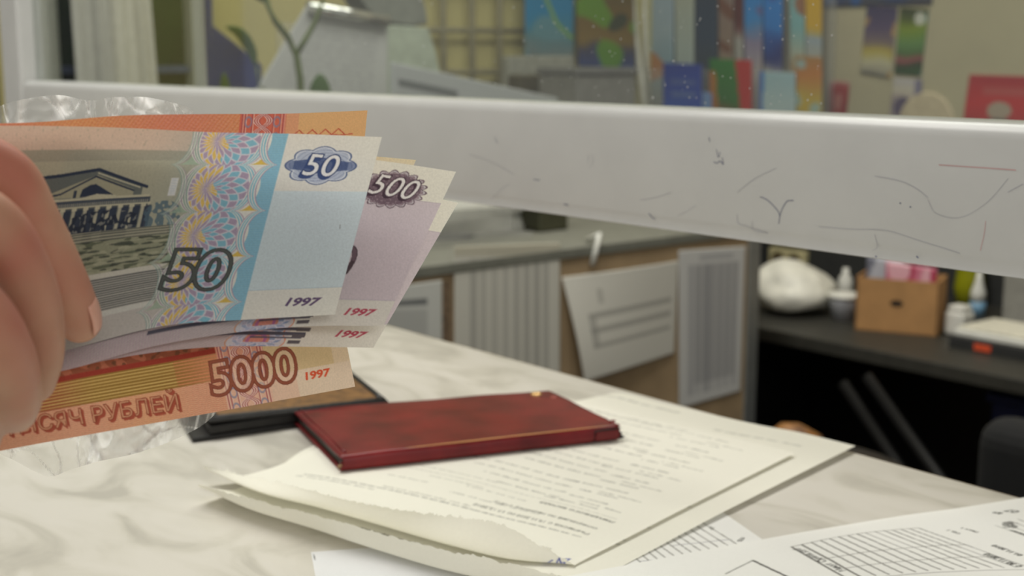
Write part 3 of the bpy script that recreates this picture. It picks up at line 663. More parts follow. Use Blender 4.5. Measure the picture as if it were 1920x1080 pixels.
# brochure rack on the back wall
rk = empty('brochure_rack', (at_y(1380, 100, 2.7)[0], 2.745, 1.0), 'clear acrylic brochure rack with white rods full of colourful leaflets', 'rack')
xa, xb = at_y(1190, 100, 2.7)[0], at_y(1545, 100, 2.7)[0]
zb = at_y(1380, 262, 2.6)[2]
box('back_panel', (xa, 2.738, zb), (xb, 2.744, 1.75), M_acryl, rk); box('pocket_floor', (xa, 2.55, zb-.006), (xb, 2.738, zb), M_acryl, rk); box('pocket_front', (xa, 2.55, zb), (xb, 2.554, zb+.06), M_acryl, rk)
zm = at_y(1380, 130, 2.66)[2]
box('middle_divider', (xa, 2.64, zb), (xb, 2.643, zm), M_acryl, rk)
tube('rod', [at_y(1212, 235, 2.6), at_y(1203, 150, 2.6), at_y(1192, 60, 2.61), at_y(1183, -40, 2.62)], .007, mat('ivory_rod', (206, 204, 192), .5), rk); tube('rod', [at_y(1216, 235, 2.66), at_y(1211, 100, 2.67), at_y(1207, -40, 2.68)], .007, mat('ivory_rod', (206, 204, 192)), rk)
G1 = 'leaflets in the brochure rack'
pb = lambda Y: (lambda px, py: at_y(px, py, Y))
B = [  # name colours ... (x0,x1,ytop,ybottom, Y, label, stops, blotches)
 ('leaflet', 1216, 1262, -60, 225, 2.705, 'pale blue leaflet with orange streaks at the left of the rack back row', [(0, (150, 170, 190)), (.4, (160, 178, 188)), (.6, (130, 160, 172)), (1, (160, 150, 140))], [(.9, (190, 120, 60), .07)]),
 ('leaflet', 1264, 1300, -60, 225, 2.705, 'plain off white leaflet second from the left in the rack back row', [(0, (176, 178, 160)), (.5, (172, 184, 178)), (1, (150, 158, 150))], []),
 ('leaflet', 1302, 1344, -60, 225, 2.705, 'dark navy leaflet in the rack back row', [(0, (34, 50, 72)), (.4, (36, 58, 84)), (.7, (48, 60, 66)), (1, (24, 34, 52))], []),
 ('leaflet', 1346, 1374, -60, 225, 2.70, 'narrow leaflet with brown marks on white right of the navy one', [(0, (130, 110, 110)), (.5, (140, 118, 100)), (1, (165, 165, 160))], [(.5, (110, 62, 40), .1)]),
 ('leaflet', 1376, 1392, -60, 225, 2.70, 'narrow grey leaflet in the middle of the rack back row', [(0, (80, 20, 24)), (.3, (90, 30, 30)), (.42, (165, 162, 156)), (1, (160, 160, 150))], []),
 ('leaflet', 1394, 1428, -60, 225, 2.70, 'leaflet with sky blue top and lilac middle in the back row', [(0, (30, 120, 205)), (.3, (50, 135, 205)), (.42, (140, 130, 160)), (.6, (175, 165, 165)), (1, (170, 165, 165))], [(1, (100, 96, 150), .1)]),
 ('leaflet', 1430, 1466, -60, 225, 2.70, 'bright blue leaflet turning navy in the back row', [(0, (35, 130, 215)), (.34, (40, 120, 200)), (.5, (34, 46, 116)), (.62, (170, 165, 160)), (1, (150, 145, 150))], [(1.2, (60, 90, 170), .1)]),
 ('leaflet', 1480, 1508, -60, 225, 2.70, 'teal and white leaflet near the right of the back row', [(0, (130, 180, 190)), (.35, (125, 172, 176)), (.5, (170, 176, 160)), (.65, (165, 120, 70)), (1, (150, 160, 150))], [(1, (150, 90, 60), .1)]),
 ('leaflet', 1509, 1540, -60, 225, 2.70, 'leaflet with a yellow top at the right end of the back row', [(0, (205, 160, 30)), (.33, (205, 165, 50)), (.4, (150, 165, 180)), (.55, (170, 168, 150)), (.75, (130, 165, 178)), (.85, (190, 150, 60)), (1, (160, 150, 120))], []),
 ('leaflet', 1243, 1314, 118, 250, 2.60, 'royal blue leaflet in the front of the rack', [(0, (34, 58, 150)), (.5, (36, 70, 165)), (1, (36, 110, 190))], [(1.1, (120, 130, 165), .06)]),
 ('leaflet', 1316, 1333, 172, 250, 2.60, 'small pale blue leaflet beside the royal blue one', [(0, (110, 140, 190)), (1, (120, 150, 190))], []),
 ('leaflet', 1330, 1408, 110, 250, 2.615, 'green leaflet with red corner and orange foot in the front of the rack', [(0, (40, 118, 36)), (.5, (44, 104, 34)), (.68, (120, 74, 30)), (.8, (150, 66, 34)), (1, (110, 50, 40))], []),
 ('leaflet', 1424, 1490, 134, 250, 2.60, 'white leaflet with blue border in the front of the rack', [(0, (150, 180, 190)), (.5, (172, 190, 192)), (1, (150, 176, 190))], []),
 ('leaflet', 1492, 1540, 104, 250, 2.61, 'pale leaflet with orange and yellow patches at the front right of the rack', [(0, (150, 120, 80)), (.2, (185, 120, 60)), (.45, (185, 160, 70)), (.6, (190, 160, 50)), (.75, (100, 140, 190)), (1, (165, 170, 180))], [(.7, (150, 178, 180), .08)]),
]
for i, (nm, x0, x1, y0, y1, Y, lab, st, bl) in enumerate(B):
    H = (y1-y0); cv = stops((x1-x0), H, st, 20+i, 2.5, bl)
    if 'red corner' in lab:
        cv.put((cv.X > 48 + .12*cv.Y), (178, 40, 34)); cv.put((cv.X < 10 + .08*cv.Y) & (cv.Y > 20), (170, 110, 40))
    if 'blue border' in lab: cv.put(cv.X < 8 + 2*np.sin(cv.Y*.1), (50, 110, 185))
    if 'royal' in lab: cv.rect(14, 28, 60, 37, (100, 112, 160), .6); cv.rect(16, 52, 60, 60, (110, 125, 165), .6)
    BLx = at_y(x0+(4 if Y > 2.65 else 0), y1, Y); BRx = at_y(x1, y1, Y); BLx[2] = BRx[2] = zb + .001
    sheet_quad(nm, lab, 'leaflet', [(x0, y0), (x1, y0 + 3), BRx, BLx], pb(Y), cv, G1, thick=.004)
# cards on the back wall
G2 = 'small cards on the beige wall'
W_ = pb(2.745)
cv = stops(60, 120, [(0, (52, 46, 84)), (.3, (80, 66, 100)), (.55, (120, 104, 100)), (.68, (176, 160, 70)), (.8, (186, 180, 150)), (.92, (150, 146, 130)), (1, (80, 80, 76))], 41, 2.5, [(1, (190, 150, 80), .09), (1.3, (60, 56, 96), .1)])
sheet_quad('greeting_card', 'violet card with a yellow flower patch on the beige wall', 'card', [(1626, 10), (1682, 14), (1668, 146), (1612, 136)], W_, cv, G2, thick=.003)
cv = stops(60, 120, [(0, (44, 54, 20)), (.25, (120, 140, 30)), (.5, (90, 130, 70)), (.7, (70, 100, 50)), (.8, (150, 74, 80)), (.9, (34, 54, 26)), (1, (40, 78, 36))], 42, 2.5, [(1, (120, 165, 170), .08)]); cv.put(np.hypot(cv.X-45, cv.Y-18) < 12, (190, 192, 180))
sheet_quad('greeting_card', 'green card with red flowers and white corner spot on the beige wall', 'card', [(1688, 14), (1740, 18), (1726, 142), (1676, 138)], W_, cv, G2, thick=.003)
cv = stops(60, 80, [(0, (176, 172, 176)), (.3, (190, 182, 165)), (.5, (150, 138, 140)), (1, (150, 140, 138))], 43, 2.5); cv.put(np.hypot(cv.X-26, cv.Y-54) < 20, (84, 74, 100)); cv.put((cv.X > 46) & (cv.Y < 35), (120, 116, 140))
sheet_quad('greeting_card', 'pale card with a round dark violet flower below the green card', 'card', [(1676, 146), (1728, 150), (1722, 232), (1666, 226)], W_, cv, G2, thick=.003)
cv = stops(40, 70, [(0, (180, 150, 140)), (.2, (160, 60, 60)), (.6, (140, 36, 40)), (1, (170, 60, 56))], 44, 2.5, [(1.2, (190, 130, 120), .12)])
sheet_quad('greeting_card', 'small crimson card right of the brochure rack', 'card', [(1554, 150), (1592, 154), (1584, 232), (1550, 224)], W_, cv, G2, thick=.003)
cv = stops(130, 110, [(0, (156, 40, 48)), (.5, (186, 44, 46)), (.85, (170, 44, 46)), (1, (60, 40, 52))], 45, 2.5, [(1.3, (196, 90, 80), .05)]); cv.put(np.hypot((cv.X-62)/22, (cv.Y-72)/18) < 1, (165, 150, 132)); cv.put(np.hypot((cv.X-64)/26, (cv.Y-98)/10) < 1, (64, 58, 64)); cv.rect(30, 24, 110, 38, (176, 96, 88), .6)
sheet_quad('gift_card', 'large red card with a pale round figure at the far right of the wall', 'card', [(1818, 140), (1950, 144), (1945, 246), (1804, 238)], W_, cv, thick=.012)
cv = stops(200, 30, [(0, (40, 52, 90)), (.6, (36, 56, 104)), (1, (64, 66, 80))], 46, 3, [(1.1, (30, 84, 150), .06)])
sheet_quad('blue_sign', 'dark blue sign strip at the top of the beige wall', 'sign', [(1538, -60), (1752, -56), (1746, 8), (1538, 14)], W_, cv, thick=.004)
q = at_y(1762, 205, 2.74)
bm = bmesh.new(); bmesh.ops.create_cone(bm, cap_ends=True, segments=36, radius1=.075, radius2=.07, depth=.008, matrix=Matrix.Translation((q[0]-.04, 2.745, q[2]-.035)) @ Matrix.Rotation(math.pi/2, 4, 'X'))
tag(bm_obj('wall_disc', bm, mat('buff_disc', (188, 174, 146), .8)), 'round buff disc low on the beige wall beside the red card', 'disc')

# ------------------------------------------------------------------ sheets of paper on the counter
def surf(us, rows, nx, ny):
    """rows: [(v, [(px,py,lift) per u])] -> smooth sheet P[nx,ny,3]"""
    K = np.array([[at_z(px, py, CT + z) for px, py, z in r] for _, r in rows])      # [nv, nu, 3]
    A_ = np.stack([herm(us, k, np.linspace(0, 1, nx)) for k in K])                  # [nv, nx, 3]
    vs, vq = np.array([v for v, _ in rows]), np.linspace(0, 1, ny)
    Pq = herm(vs, A_, vq); d = np.diff(A_[..., 2], axis=0) / np.diff(vs)[:, None]      # heights: no overshoot
    Mz = np.zeros_like(A_[..., 2]); Mz[0], Mz[-1] = d[0], d[-1]
    if len(vs) > 2: Mz[1:-1] = np.where(d[:-1]*d[1:] > 0, np.sign(d[:-1])*np.minimum(abs(d[:-1]), abs(d[1:])), 0)
    i = np.clip(np.searchsorted(vs, vq, side='right') - 1, 0, len(vs) - 2); h = (vs[i+1]-vs[i])[:, None]; t = ((vq - vs[i])[:, None])/h; Z = A_[..., 2]
    Pq[..., 2] = (2*t**3-3*t**2+1)*Z[i] + (t**3-2*t**2+t)*h*Mz[i] + (-2*t**3+3*t**2)*Z[i+1] + (t**3-t**2)*h*Mz[i+1]
    return Pq.transpose(1, 0, 2)
def inv(P, cv, px, py):
    X, Y = proj(P); i, j = np.unravel_index(np.argmin((X-px)**2 + (Y-py)**2), X.shape); return i*cv.res, j*cv.res
def torn(P, amp=.0005, seed=0):
    r = np.random.RandomState(seed); n = P.shape[0]; w_ = np.convolve(r.randn(n), [.25, .5, .25], 'same') + .6*np.convolve(r.randn(n), np.ones(9)/9, 'same')*3
    d = P[:, 0] - P[:, 2]; d /= np.linalg.norm(d, axis=1, keepdims=True) + 1e-9; P[:, 0] += d*(w_*amp)[:, None]; P[:, 1] += d*(w_*amp*.5)[:, None]
    return P
INK = (128, 128, 122)
# lower A4 sheet
W2, H2 = 297, 305
us = [0, .2, .38, .55, .72, .86, 1]
c2 = Canvas(240, 300, .8, (246, 244, 231))
P2 = surf(us, [(0, [(373, 908, .014), (470, 935, .016), (590, 966, .017), (700, 996, .016), (840, 1033, .016), (955, 1056, .013), (1085, 1092, .002)]),
               (.045, [(376, 912, .010), (470, 955, .008), (585, 990, .006), (700, 1028, .004), (850, 1072, .003), (975, 1095, .002), (1095, 1098, .0006)]),
               (.10, [(440, 918, .002), (530, 945, .0014), (640, 974, .0012), (750, 1006, .001), (890, 1045, .0008), (1010, 1066, .0008), (1130, 1080, .0006)]),
               (.55, [(640, 820, .0012), (730, 842, .001), (840, 868, .0008), (950, 890, .0006), (1080, 916, .0008), (1200, 933, .0014), (1372, 952, .0030)]),
               (1.0, [(1100, 762, .0006), (1156, 736, .0006), (1240, 755, .0006), (1330, 776, .0006), (1420, 796, .0016), (1505, 812, .0028), (1604, 836, .0042)])], c2.nx, c2.ny)
P2 = torn(P2, .0006, 3)
for k in range(9):
    x, y = inv(P2, c2, 1150 - k*10, 760)
for k, (px, py, L) in enumerate(((960, 1052, 60), (1020, 1062, 60), (900, 1016, 90))):
    pass
x, y = inv(P2, c2, 1050, 1072); c2.put(c2.text('Заместитель начальника отделения', x-70, y-3, 4.6, 180, False, 0, .12), (110, 108, 98), .9)
x, y = inv(P2, c2, 1100, 1064); c2.words(x-8, y+2, 150, 2.4, (120, 118, 108), .8, -1, 5)
for (px, py) in ((1120, 1035), (1170, 1013), (1215, 990), (1280, 950), (1390, 900), (1160, 1022), (1290, 952)):
    x, y = inv(P2, c2, px, py); c2.words(x, y, 8, 2.0, (120, 118, 108), .7, -1, px)
for (px, py, L) in ((1300, 850, 85), (1340, 832, 130), (1500, 838, 60), (1225, 790, 40), (1270, 775, 120)):
    x, y = inv(P2, c2, px, py); c2.words(x, y, L, 2.2, INK, .35, -1, px)
tag(grid_mesh('paper_sheet', P2, c2.colors(), M_paper), 'lower cream sheet whose right corner reaches past the counter edge', 'paper', 'printed statement sheets on the counter')
# upper sheet
c1 = Canvas(240, 290, .5, (248, 246, 234))
P1 = surf(us, [(0, [(382, 874, .012), (500, 900, .0145), (630, 932, .0165), (745, 956, .018), (860, 970, .019), (945, 985, .0185), (1078, 1060, .0022)]),
               (.04, [(388, 882, .009), (492, 925, .0085), (600, 952, .0075), (715, 985, .0065), (850, 1024, .0052), (955, 1048, .0035), (1080, 1058, .0018)]),
               (.10, [(450, 893, .0035), (560, 912, .0024), (670, 934, .002), (780, 960, .0018), (905, 992, .0018), (1000, 1013, .0018), (1120, 1037, .0024)]),
               (.5, [(690, 800, .002), (780, 825, .0018), (870, 846, .0018), (960, 866, .0018), (1060, 893, .0018), (1160, 916, .0024), (1290, 950, .0042)]),
               (1.0, [(1000, 735, .0018), (1060, 748, .0018), (1140, 766, .0018), (1215, 785, .0018), (1300, 803, .0022), (1385, 822, .0036), (1490, 850, .0056)])], c1.nx, c1.ny)
P1 = torn(P1, .0006, 9)
def row(px, py, L, h, a=.6, seed=0, c=INK): x, y = inv(P1, c1, px, py); c1.words(x, y, L, h, c, a, -1, seed)
def phrase(t, px, py, size, a=.8):
    x, y = inv(P1, c1, px, py); T = text_tris(t, size, 0, .02*size); wdt = (T[..., 0].max() - T[..., 0].min()) if len(T) else 0
    c1.put(c1.text(t, x - wdt/2, y, size, 180, False, 0, .02*size), (112, 112, 106), a)
phrase('Выписка с 19.11.2010 по 17.12.2010', 1106, 1002, 4.6); phrase('операций по лицевому счёту', 1120, 992, 4.6); phrase('лицевого вклада', 1152, 980, 5.4, .9)
row(1088, 1007, 190, 1.3, .7, 3); row(1155, 974, 170, .9, .4, 4); row(1032, 1031, 120, 1.3, .7, 5)
for k in range(17):
    px, py = 1118 + k*19, 955 - k*9.6
    row(px, py, 22 if k % 3 else 34, 2.4, .6 - .015*k, 50+k); row(px-70-(k % 4)*8, py-22, 46 + (k*13 % 40), 2.4, .6 - .016*k, 90+k)
    if k % 2 == 0: row(px+44, py+6, 22, 2.4, .5 - .018*k, 130+k)
for (px, py, L) in ((880, 950, 60), (905, 915, 40), (930, 905, 60), (985, 940, 40), (800, 905, 30), (1010, 965, 60), (1240, 800, 140), (1300, 815, 100), (1180, 775, 130), (700, 918, 60)):
    row(px, py, L, 1.8, .4, px)
sg = [(1070, 1048), (1050, 1046), (1045, 1054), (1060, 1054), (1068, 1048), (1035, 1048), (1030, 1054), (1020, 1052), (1022, 1048), (1036, 1050)]
c1.line([inv(P1, c1, *p) for p in sg], .6, (70, 80, 160)); c1.line([inv(P1, c1, *p) for p in ((1055, 1059), (1020, 1058), (985, 1049))], .35, (110, 116, 170))
tag(grid_mesh('paper_sheet', P1, c1.colors(), M_paper), 'upper cream statement sheet with torn curled edge under the red wallet', 'paper', 'printed statement sheets on the counter')
# plain white sheet at the bottom
c3 = Canvas(200, 120, 2, (236, 237, 238)); c3.rect(3, 4, 4, 9, (90, 90, 90))
P3 = surf([0, 1], [(0, [(583, 1035, .0004), (800, 1019, .0004)]), (1, [(620, 1240, .0004), (1000, 1180, .0004)])], c3.nx, c3.ny)
tag(grid_mesh('paper_sheet', P3, c3.colors(), M_paper), 'plain white sheet at the bottom of the picture beneath the curled sheets', 'paper')
# ruled form partly under the stack
c4 = Canvas(150, 210, .5, (249, 249, 245))
P4 = surf([0, 1], [(0, [(900, 1180, .0003), (1275, 905, .0003)]), (1, [(1130, 1250, .0003), (1432, 1013, .0003)])], c4.nx, c4.ny)
tag(grid_mesh('form_sheet', P4, None, M_paper), 'white ruled form showing from under the right edge of the stack', 'paper')
f4 = bpy.context.scene.objects['form_sheet']
def on4(px, py): return inv(P4, c4, px, py)
for k in range(12):
    t = k/11; p = np.array([1200, 1053])*(1-t) + np.array([1325, 985])*t; q = np.array([1224, 1074])*(1-t) + np.array([1386, 1024])*t
    q = np.array([1224, 1074])*(1-t) + np.array([1385, 1022])*t
    p = p + (p-q)*.3
    c4.line([on4(*p), on4(*q)], .6, (120, 118, 110))
c4.line([on4(1200, 1053), on4(1290, 1045), on4(1372, 1033)], .5, (130, 128, 140)); c4.line([on4(1260, 1023), on4(1310, 1018), on4(1372, 1011)], .5, (140, 138, 146))
def lab(cv, P, t, px, py, size, b=.15, a=1.0, c=(60, 60, 56), d=(-40, -20)):
    x, y = inv(P, cv, px, py); x2, y2 = inv(P, cv, px + d[0], py + d[1]); r = math.degrees(math.atan2(y2-y, x2-x)); cv.put(cv.text(t, x, y, size, r, True, 0, b), c, a)
lab(c4, P4, '07', 1390, 1011, 7, .2, 1, (60, 60, 56), (-40, -4)); lab(c4, P4, 'Дата', 1334, 990, 3.6, .1, .8, (110, 110, 104), (-40, -24)); lab(c4, P4, 'Код', 1229, 1069, 4, .15, .9, (70, 70, 66), (-40, -33))
a = f4.data.color_attributes.new('Col', 'FLOAT_COLOR', 'POINT'); cc = np.ones((c4.nx*c4.ny, 4), np.float32); cc[:, :3] = c4.colors().reshape(-1, 3); a.data.foreach_set('color', cc.reshape(-1))
# call-charges form at the right
c5 = Canvas(230, 150, .4, (250, 250, 245))
us5 = [0, .33, .6, .8, 1]
P5 = surf(us5, [(0, [(1050, 1083, .0008), (1430, 1011, .0012), (1690, 967, .003), (1800, 952, .004), (1960, 926, .007)]),
                (.5, [(1290, 1190, .0008), (1640, 1095, .001), (1880, 1040, .0018), (1990, 1015, .002), (2150, 990, .003)]),
                (1, [(1560, 1330, .0006), (1930, 1190, .0006), (2120, 1120, .0008), (2230, 1090, .001), (2380, 1060, .001)])], c5.nx, c5.ny)
def on5(px, py): return inv(P5, c5, px, py)
GI = (96, 94, 88)
tl_, tr_, = np.array([1484, 1025.]), np.array([1722, 990.])
dl = np.array([1590, 1086.]) - tl_; dr = np.array([1930, 1064.]) - tr_
for k in range(15):
    t = k/14.0; t = t**.96
    p = tl_*(1-t) + tr_*t + np.array([0, -6*math.sin(math.pi*t)]); d = dl*(1-t) + dr*t
    c5.line([on5(*p), on5(*(p + d*.5)), on5(*(p+d*1.0))], .55 if k > 1 else .8, GI)
    if k: p_prev = p
for f in (0, .42, .72, 1.05):
    pts = []
    for t in np.linspace(0 if f == 0 else .07, 1, 8):
        p = tl_*(1-t) + tr_*t + np.array([0, -6*math.sin(math.pi*t)]); d = dl*(1-t) + dr*t; pts.append(on5(*(p + d*f)))
    c5.line(pts, .5, (130, 128, 122))
lab(c5, P5, 'Сумма, руб', 1519, 1041, 3.9, .05, 1, (50, 50, 48), (-60, -28)); lab(c5, P5, 'Минут', 1567, 1064, 3.9, .05, 1, (50, 50, 48), (-60, -30))
c5.line([on5(1541, 1046), on5(1531, 1053)], .5, GI)
c5.line([on5(1360, 1076), on5(1412, 1051)], .5, GI); c5.line([on5(1412, 1051), on5(1500, 1092)], .9, (70, 68, 64))
lab(c5, P5, '07', 1898, 958, 6.5, .15, 1, (70, 70, 66), (-40, -6)); lab(c5, P5, '№', 1871, 961, 4.5, .1, 1, (80, 80, 76), (-40, -10))
lab(c5, P5, 'Лист 1', 1818, 994, 3.6, .15, 1, (80, 80, 76), (-50, -14)); lab(c5, P5, 'стр. 1', 1788, 997, 3.2, .15, 1, (90, 90, 86), (-50, -16))
lab(c5, P5, '01.11.2010', 1888, 1032, 4.4, .2, 1, (56, 56, 52), (-60, -23)); lab(c5, P5, 'с 30.11.2010', 1880, 1050, 4.4, .2, 1, (56, 56, 52), (-60, -23))
for k in range(4):
    p = np.array([1866 + k*14, 985 - k*4.]); c5.line([on5(*p), on5(*(p + [74, 26]))], .5, (150, 150, 145))
x, y = on5(1890, 990); r_ = np.random.RandomState(3)
for k in range(60):
    px, py = 1880 + r_.uniform(0, 26), 982 + r_.uniform(-4, 8); x, y = on5(px, py); c5.rect(x-.5, y-.5, x+.6, y+.6, (120, 120, 116), .7)
lab(c5, P5, 'Абонент', 1912, 1000, 3.6, .2, 1, (70, 70, 66), (-50, -17))
tag(grid_mesh('form_sheet', P5, c5.colors(), M_paper), 'large white form with a ruled charges table at the lower right', 'paper')

# ------------------------------------------------------------------ dark wallet with brown flap
M_brown = mat('brown_leather', (140, 100, 52), .55, c2=(88, 60, 32), scale=140, bump=.5); M_blk = mat('black_leather', (24, 22, 21), .5, var=.2, scale=200, bump=.3)
z_ = CT
wFR, wBR = at_z(728, 752, z_ + .010), at_z(655, 694, z_ + .010)
wFL = at_z(392, 800, z_ + .010)
exw = wFR - wFL; exw[2] = 0; Lw = np.linalg.norm(exw); exw /= Lw; eyw = wBR - wFR; eyw[2] = 0; Dw = np.linalg.norm(eyw); eyw /= Dw
A0 = wFL.copy(); A0[2] = z_ + .0003
dw = empty('wallet', tuple(A0), 'open dark wallet with brown leather flap and black edges behind the red wallet', 'wallet')
def slab(nm, s0, s1, t0, t1, zf, th, m, par, bev=.001, z1=None):
    """panel in the wallet's own frame; zf(s) is the height of its underside"""
    bm = bmesh.new(); n = 14; P = []
    for i in range(n+1):
        s = s0 + (s1-s0)*i/n
        for t in (t0, t1): P.append((A0 + exw*s + eyw*t + [0, 0, zf(s)], A0 + exw*s + eyw*t + [0, 0, zf(s)+th]))
    V = [p for q in P for p in q]; F = []
    for i in range(n):
        a = i*4; b = a+4; F += [(a, b, b+2, a+2), (a+1, a+3, b+3, b+1), (a, a+1, b+1, b), (a+2, b+2, b+3, a+3)]
    F += [(0, 2, 3, 1), (n*4, n*4+1, n*4+3, n*4+2)]
    o = mesh_from(nm, V, F, m, par, False)
    if bev: md = o.modifiers.new('b', 'BEVEL'); md.width = bev; md.segments = 3; md.limit_method = 'ANGLE'
    return o
lift = lambda s: .0076 + .004*max(0, (Lw - s)/Lw)**1.3
slab('bottom_panel', -.012, Lw, 0, Dw, lambda s: 0, .0035, M_blk, dw, .0015)
slab('inner_pocket', .0, Lw-.004, .001, Dw-.004, lambda s: .0037, .0060, M_blk, dw, .001)
slab('top_panel', .0, Lw, 0, Dw, lift, .0030, M_blk, dw, .0014)
slab('brown_facing', .008, Lw-.0065, .0065, Dw-.0065, lambda s: lift(s)+.0029, .0008, M_brown, dw, .0003)
for t in (.0035, Dw-.0035):
    tube('edge_piping', [A0 + exw*s + eyw*t + [0, 0, lift(s)+.0024] for s in np.linspace(.002, Lw-.003, 12)], .0024, M_blk, dw, 8)
tube('edge_piping', [A0 + exw*(Lw-.0035) + eyw*t + [0, 0, lift(Lw)+.0024] for t in np.linspace(.002, Dw-.002, 6)], .0024, M_blk, dw, 8)
slab('hinge_strip', Lw-.006, Lw+.0015, .003, Dw-.003, lambda s: .0030, .0055, M_blk, dw, .002)

# ------------------------------------------------------------------ red wallet
zr = CT + .0026                                   # rests on the statement sheets
def leather_red():
    m = mat('red_leather', (86, 12, 17), .38, c2=(124, 27, 30), scale=30, bump=.12, spec=.35); return m
M_red = leather_red()
rFL, rFR, rBL, rBR = at_z(640, 886, zr), at_z(1163, 826, zr), at_z(548, 771, zr + .008), at_z(1029, 734, zr + .008)
rBL[2] = rBR[2] = zr
def RP(s, t, z): return (rFL*(1-s) + rFR*s)*(1-t) + (rBL*(1-s) + rBR*s)*t + np.array([0, 0, z])
rw = empty('wallet', tuple(rFL), 'worn dark red leather document wallet lying on the statement sheets', 'wallet')
def skin_strip(nm, profile, s0, s1, th, m, ns=40, wob=0.0):
    nu, nv = ns, len(profile); P = np.zeros((nu, nv, 3))
    for i in range(nu):
        s = s0 + (s1-s0)*i/(nu-1)
        for j, (t, z) in enumerate(profile):
            P[i, j] = RP(s, t, z + (wob*noise.noise(Vector((s*6, t*4, 1.7))) if z > .004 else 0))
    o = grid_mesh(nm, P, None, m, rw); md = o.modifiers.new('s', 'SOLIDIFY'); md.thickness = th; md.offset = 0
    return o
top = [(1-.96*k/14, .0083 + .0012*math.sin(k/14*math.pi*.5)) for k in range(15)]
arc = [(.04-.028*math.sin(a), .0060+.0036*math.cos(a)) for a in np.linspace(0.25, math.pi*.5, 6)]
spine = [(.0075, .0045), (.007, .003), (.010, .0016), (.02, .0008)]
bot = [(.02 + .98*k/8, .0007) for k in range(1, 9)]
skin_strip('cover', top + arc + spine + bot, 0.0, 1.0, .0012, M_red, 60, .0007)
skin_strip('lining', [(t*.96+.02, .0064) for t in np.linspace(.02, 1, 10)], .006, .994, .0012, M_blk, 12)
skin_strip('page_block', [(t, .0036) for t in np.linspace(.04, .95, 6)], .012, .985, .0036, mat('wallet_pages', (60, 54, 44), .8), 8)
# raised seam along the left edge, worn gold line along the front, stitched patch, torn ends, snap
tube('left_seam', [RP(.028, t, .0098 - .0012*t*.6) for t in np.linspace(.07, .97, 14)], .0009, M_red, rw, 6)
tube('worn_edge', [RP(s, .034 - .004*math.sin(s*3), .0101) for s in np.linspace(.22, .985, 24)], [.0001 + .00045*math.sin(math.pi*k/23)**.5 for k in range(24)], mat('worn_gold_edge', (206, 150, 96), .4), rw, 6)
pz = [RP(.905, .0048, .0018), RP(.985, .0048, .0018), RP(.990, .0058, .0078), RP(.910, .0058, .0078)]
prism('spine_patch', pz, (RP(.9, -.02, 0) - RP(.9, 0, 0))*.35, M_red, rw, .0003)
tube('patch_outline', [RP(.900, .002, .0012), RP(.905, .003, .0082), RP(.95, .002, .0086), RP(.992, .003, .0084)], .00055, M_blk, rw, 6)
def ragged(nm, s, m, n, sgn, ln, seed, zs=(.001, .0088), t0=.004, t1=.10):
    r = np.random.RandomState(seed); V, F = [], []
    for k in range(n):
        f = k/(n-1); t = t0 + (t1-t0)*f; z = zs[0] + (zs[1]-zs[0])*(1-f if sgn < 0 else f)
        V += [RP(s, t, z), RP(s + sgn*ln*r.uniform(.25, 1), t + r.uniform(-.01, .01), z + r.uniform(-.001, .001))]
        if k: a = len(V); F.append((a-4, a-2, a-1, a-3))
    o = mesh_from(nm, V, F, m, rw, False); md = o.modifiers.new('s', 'SOLIDIFY'); md.thickness = .0008
ragged('torn_lining', .996, M_blk, 9, 1, .022, 4, (.001, .0075), .0, .05); ragged('torn_flap', .985, M_red, 6, 1, .034, 2, (.0095, .0108), .03, .10)
ragged('torn_lining', .006, M_blk, 9, -1, .010, 8, (.002, .0085), .0, .07); ragged('torn_flap', .014, M_red, 7, -1, .014, 6, (.0098, .0082), .03, .10)
tube('corner_shred', [RP(-.004, .012, .002), RP(-.008, .006, .004), RP(.003, .002, .0045)], .0009, mat('shred_tan', (150, 120, 84), .7), rw, 6)
sp_ = RP(.922, .90, .0097)
lathe('snap_button', [(.0042, -.0012), (.0042, 0.0003), (.0034, .0011), (.0015, .0013)], sp_, mat('brass', (240, 196, 130), .25, metal=.6), rw, 20)
lathe('snap_mark', [(.003, -.0008), (.003, .0002), (.001, .0003)], RP(.965, .79, .0097), mat('snap_dent', (150, 62, 50), .5), rw, 14)

# ------------------------------------------------------------------ banknotes
def note_surf(edge, nx, ny, layer, bulge=0.0):
    """edge: [(u, (top px), (bottom px))]; the fan opens towards the right, pinched at the left"""
    us = [e[0] for e in edge]; u = np.linspace(0, 1, nx); v = np.linspace(0, 1, ny)
    T = herm(us, np.array([e[1] for e in edge], float), u); Bm = herm(us, np.array([e[2] for e in edge], float), u)
    px = T[:, None]*(1-v)[None, :, None] + Bm[:, None]*v[None, :, None]
    x = px[..., 0]; d = .435 + .035*np.clip((x+100)/820, -.2, 1.2) + layer*(.0009 + .0085*np.clip((x-120)/560, 0, 1.1)**1.2)
    d = d + bulge*np.sin(v*math.pi)[None, :]*np.clip((x-150)/400, 0, 1)
    return O + (RT*(x[..., None]-960) + CU*(540-px[..., 1:2]) + CF*FPX) * (d[..., None]/FPX)
def scallop(dy): return np.sqrt(np.clip(1 - dy*dy, 0, 1))
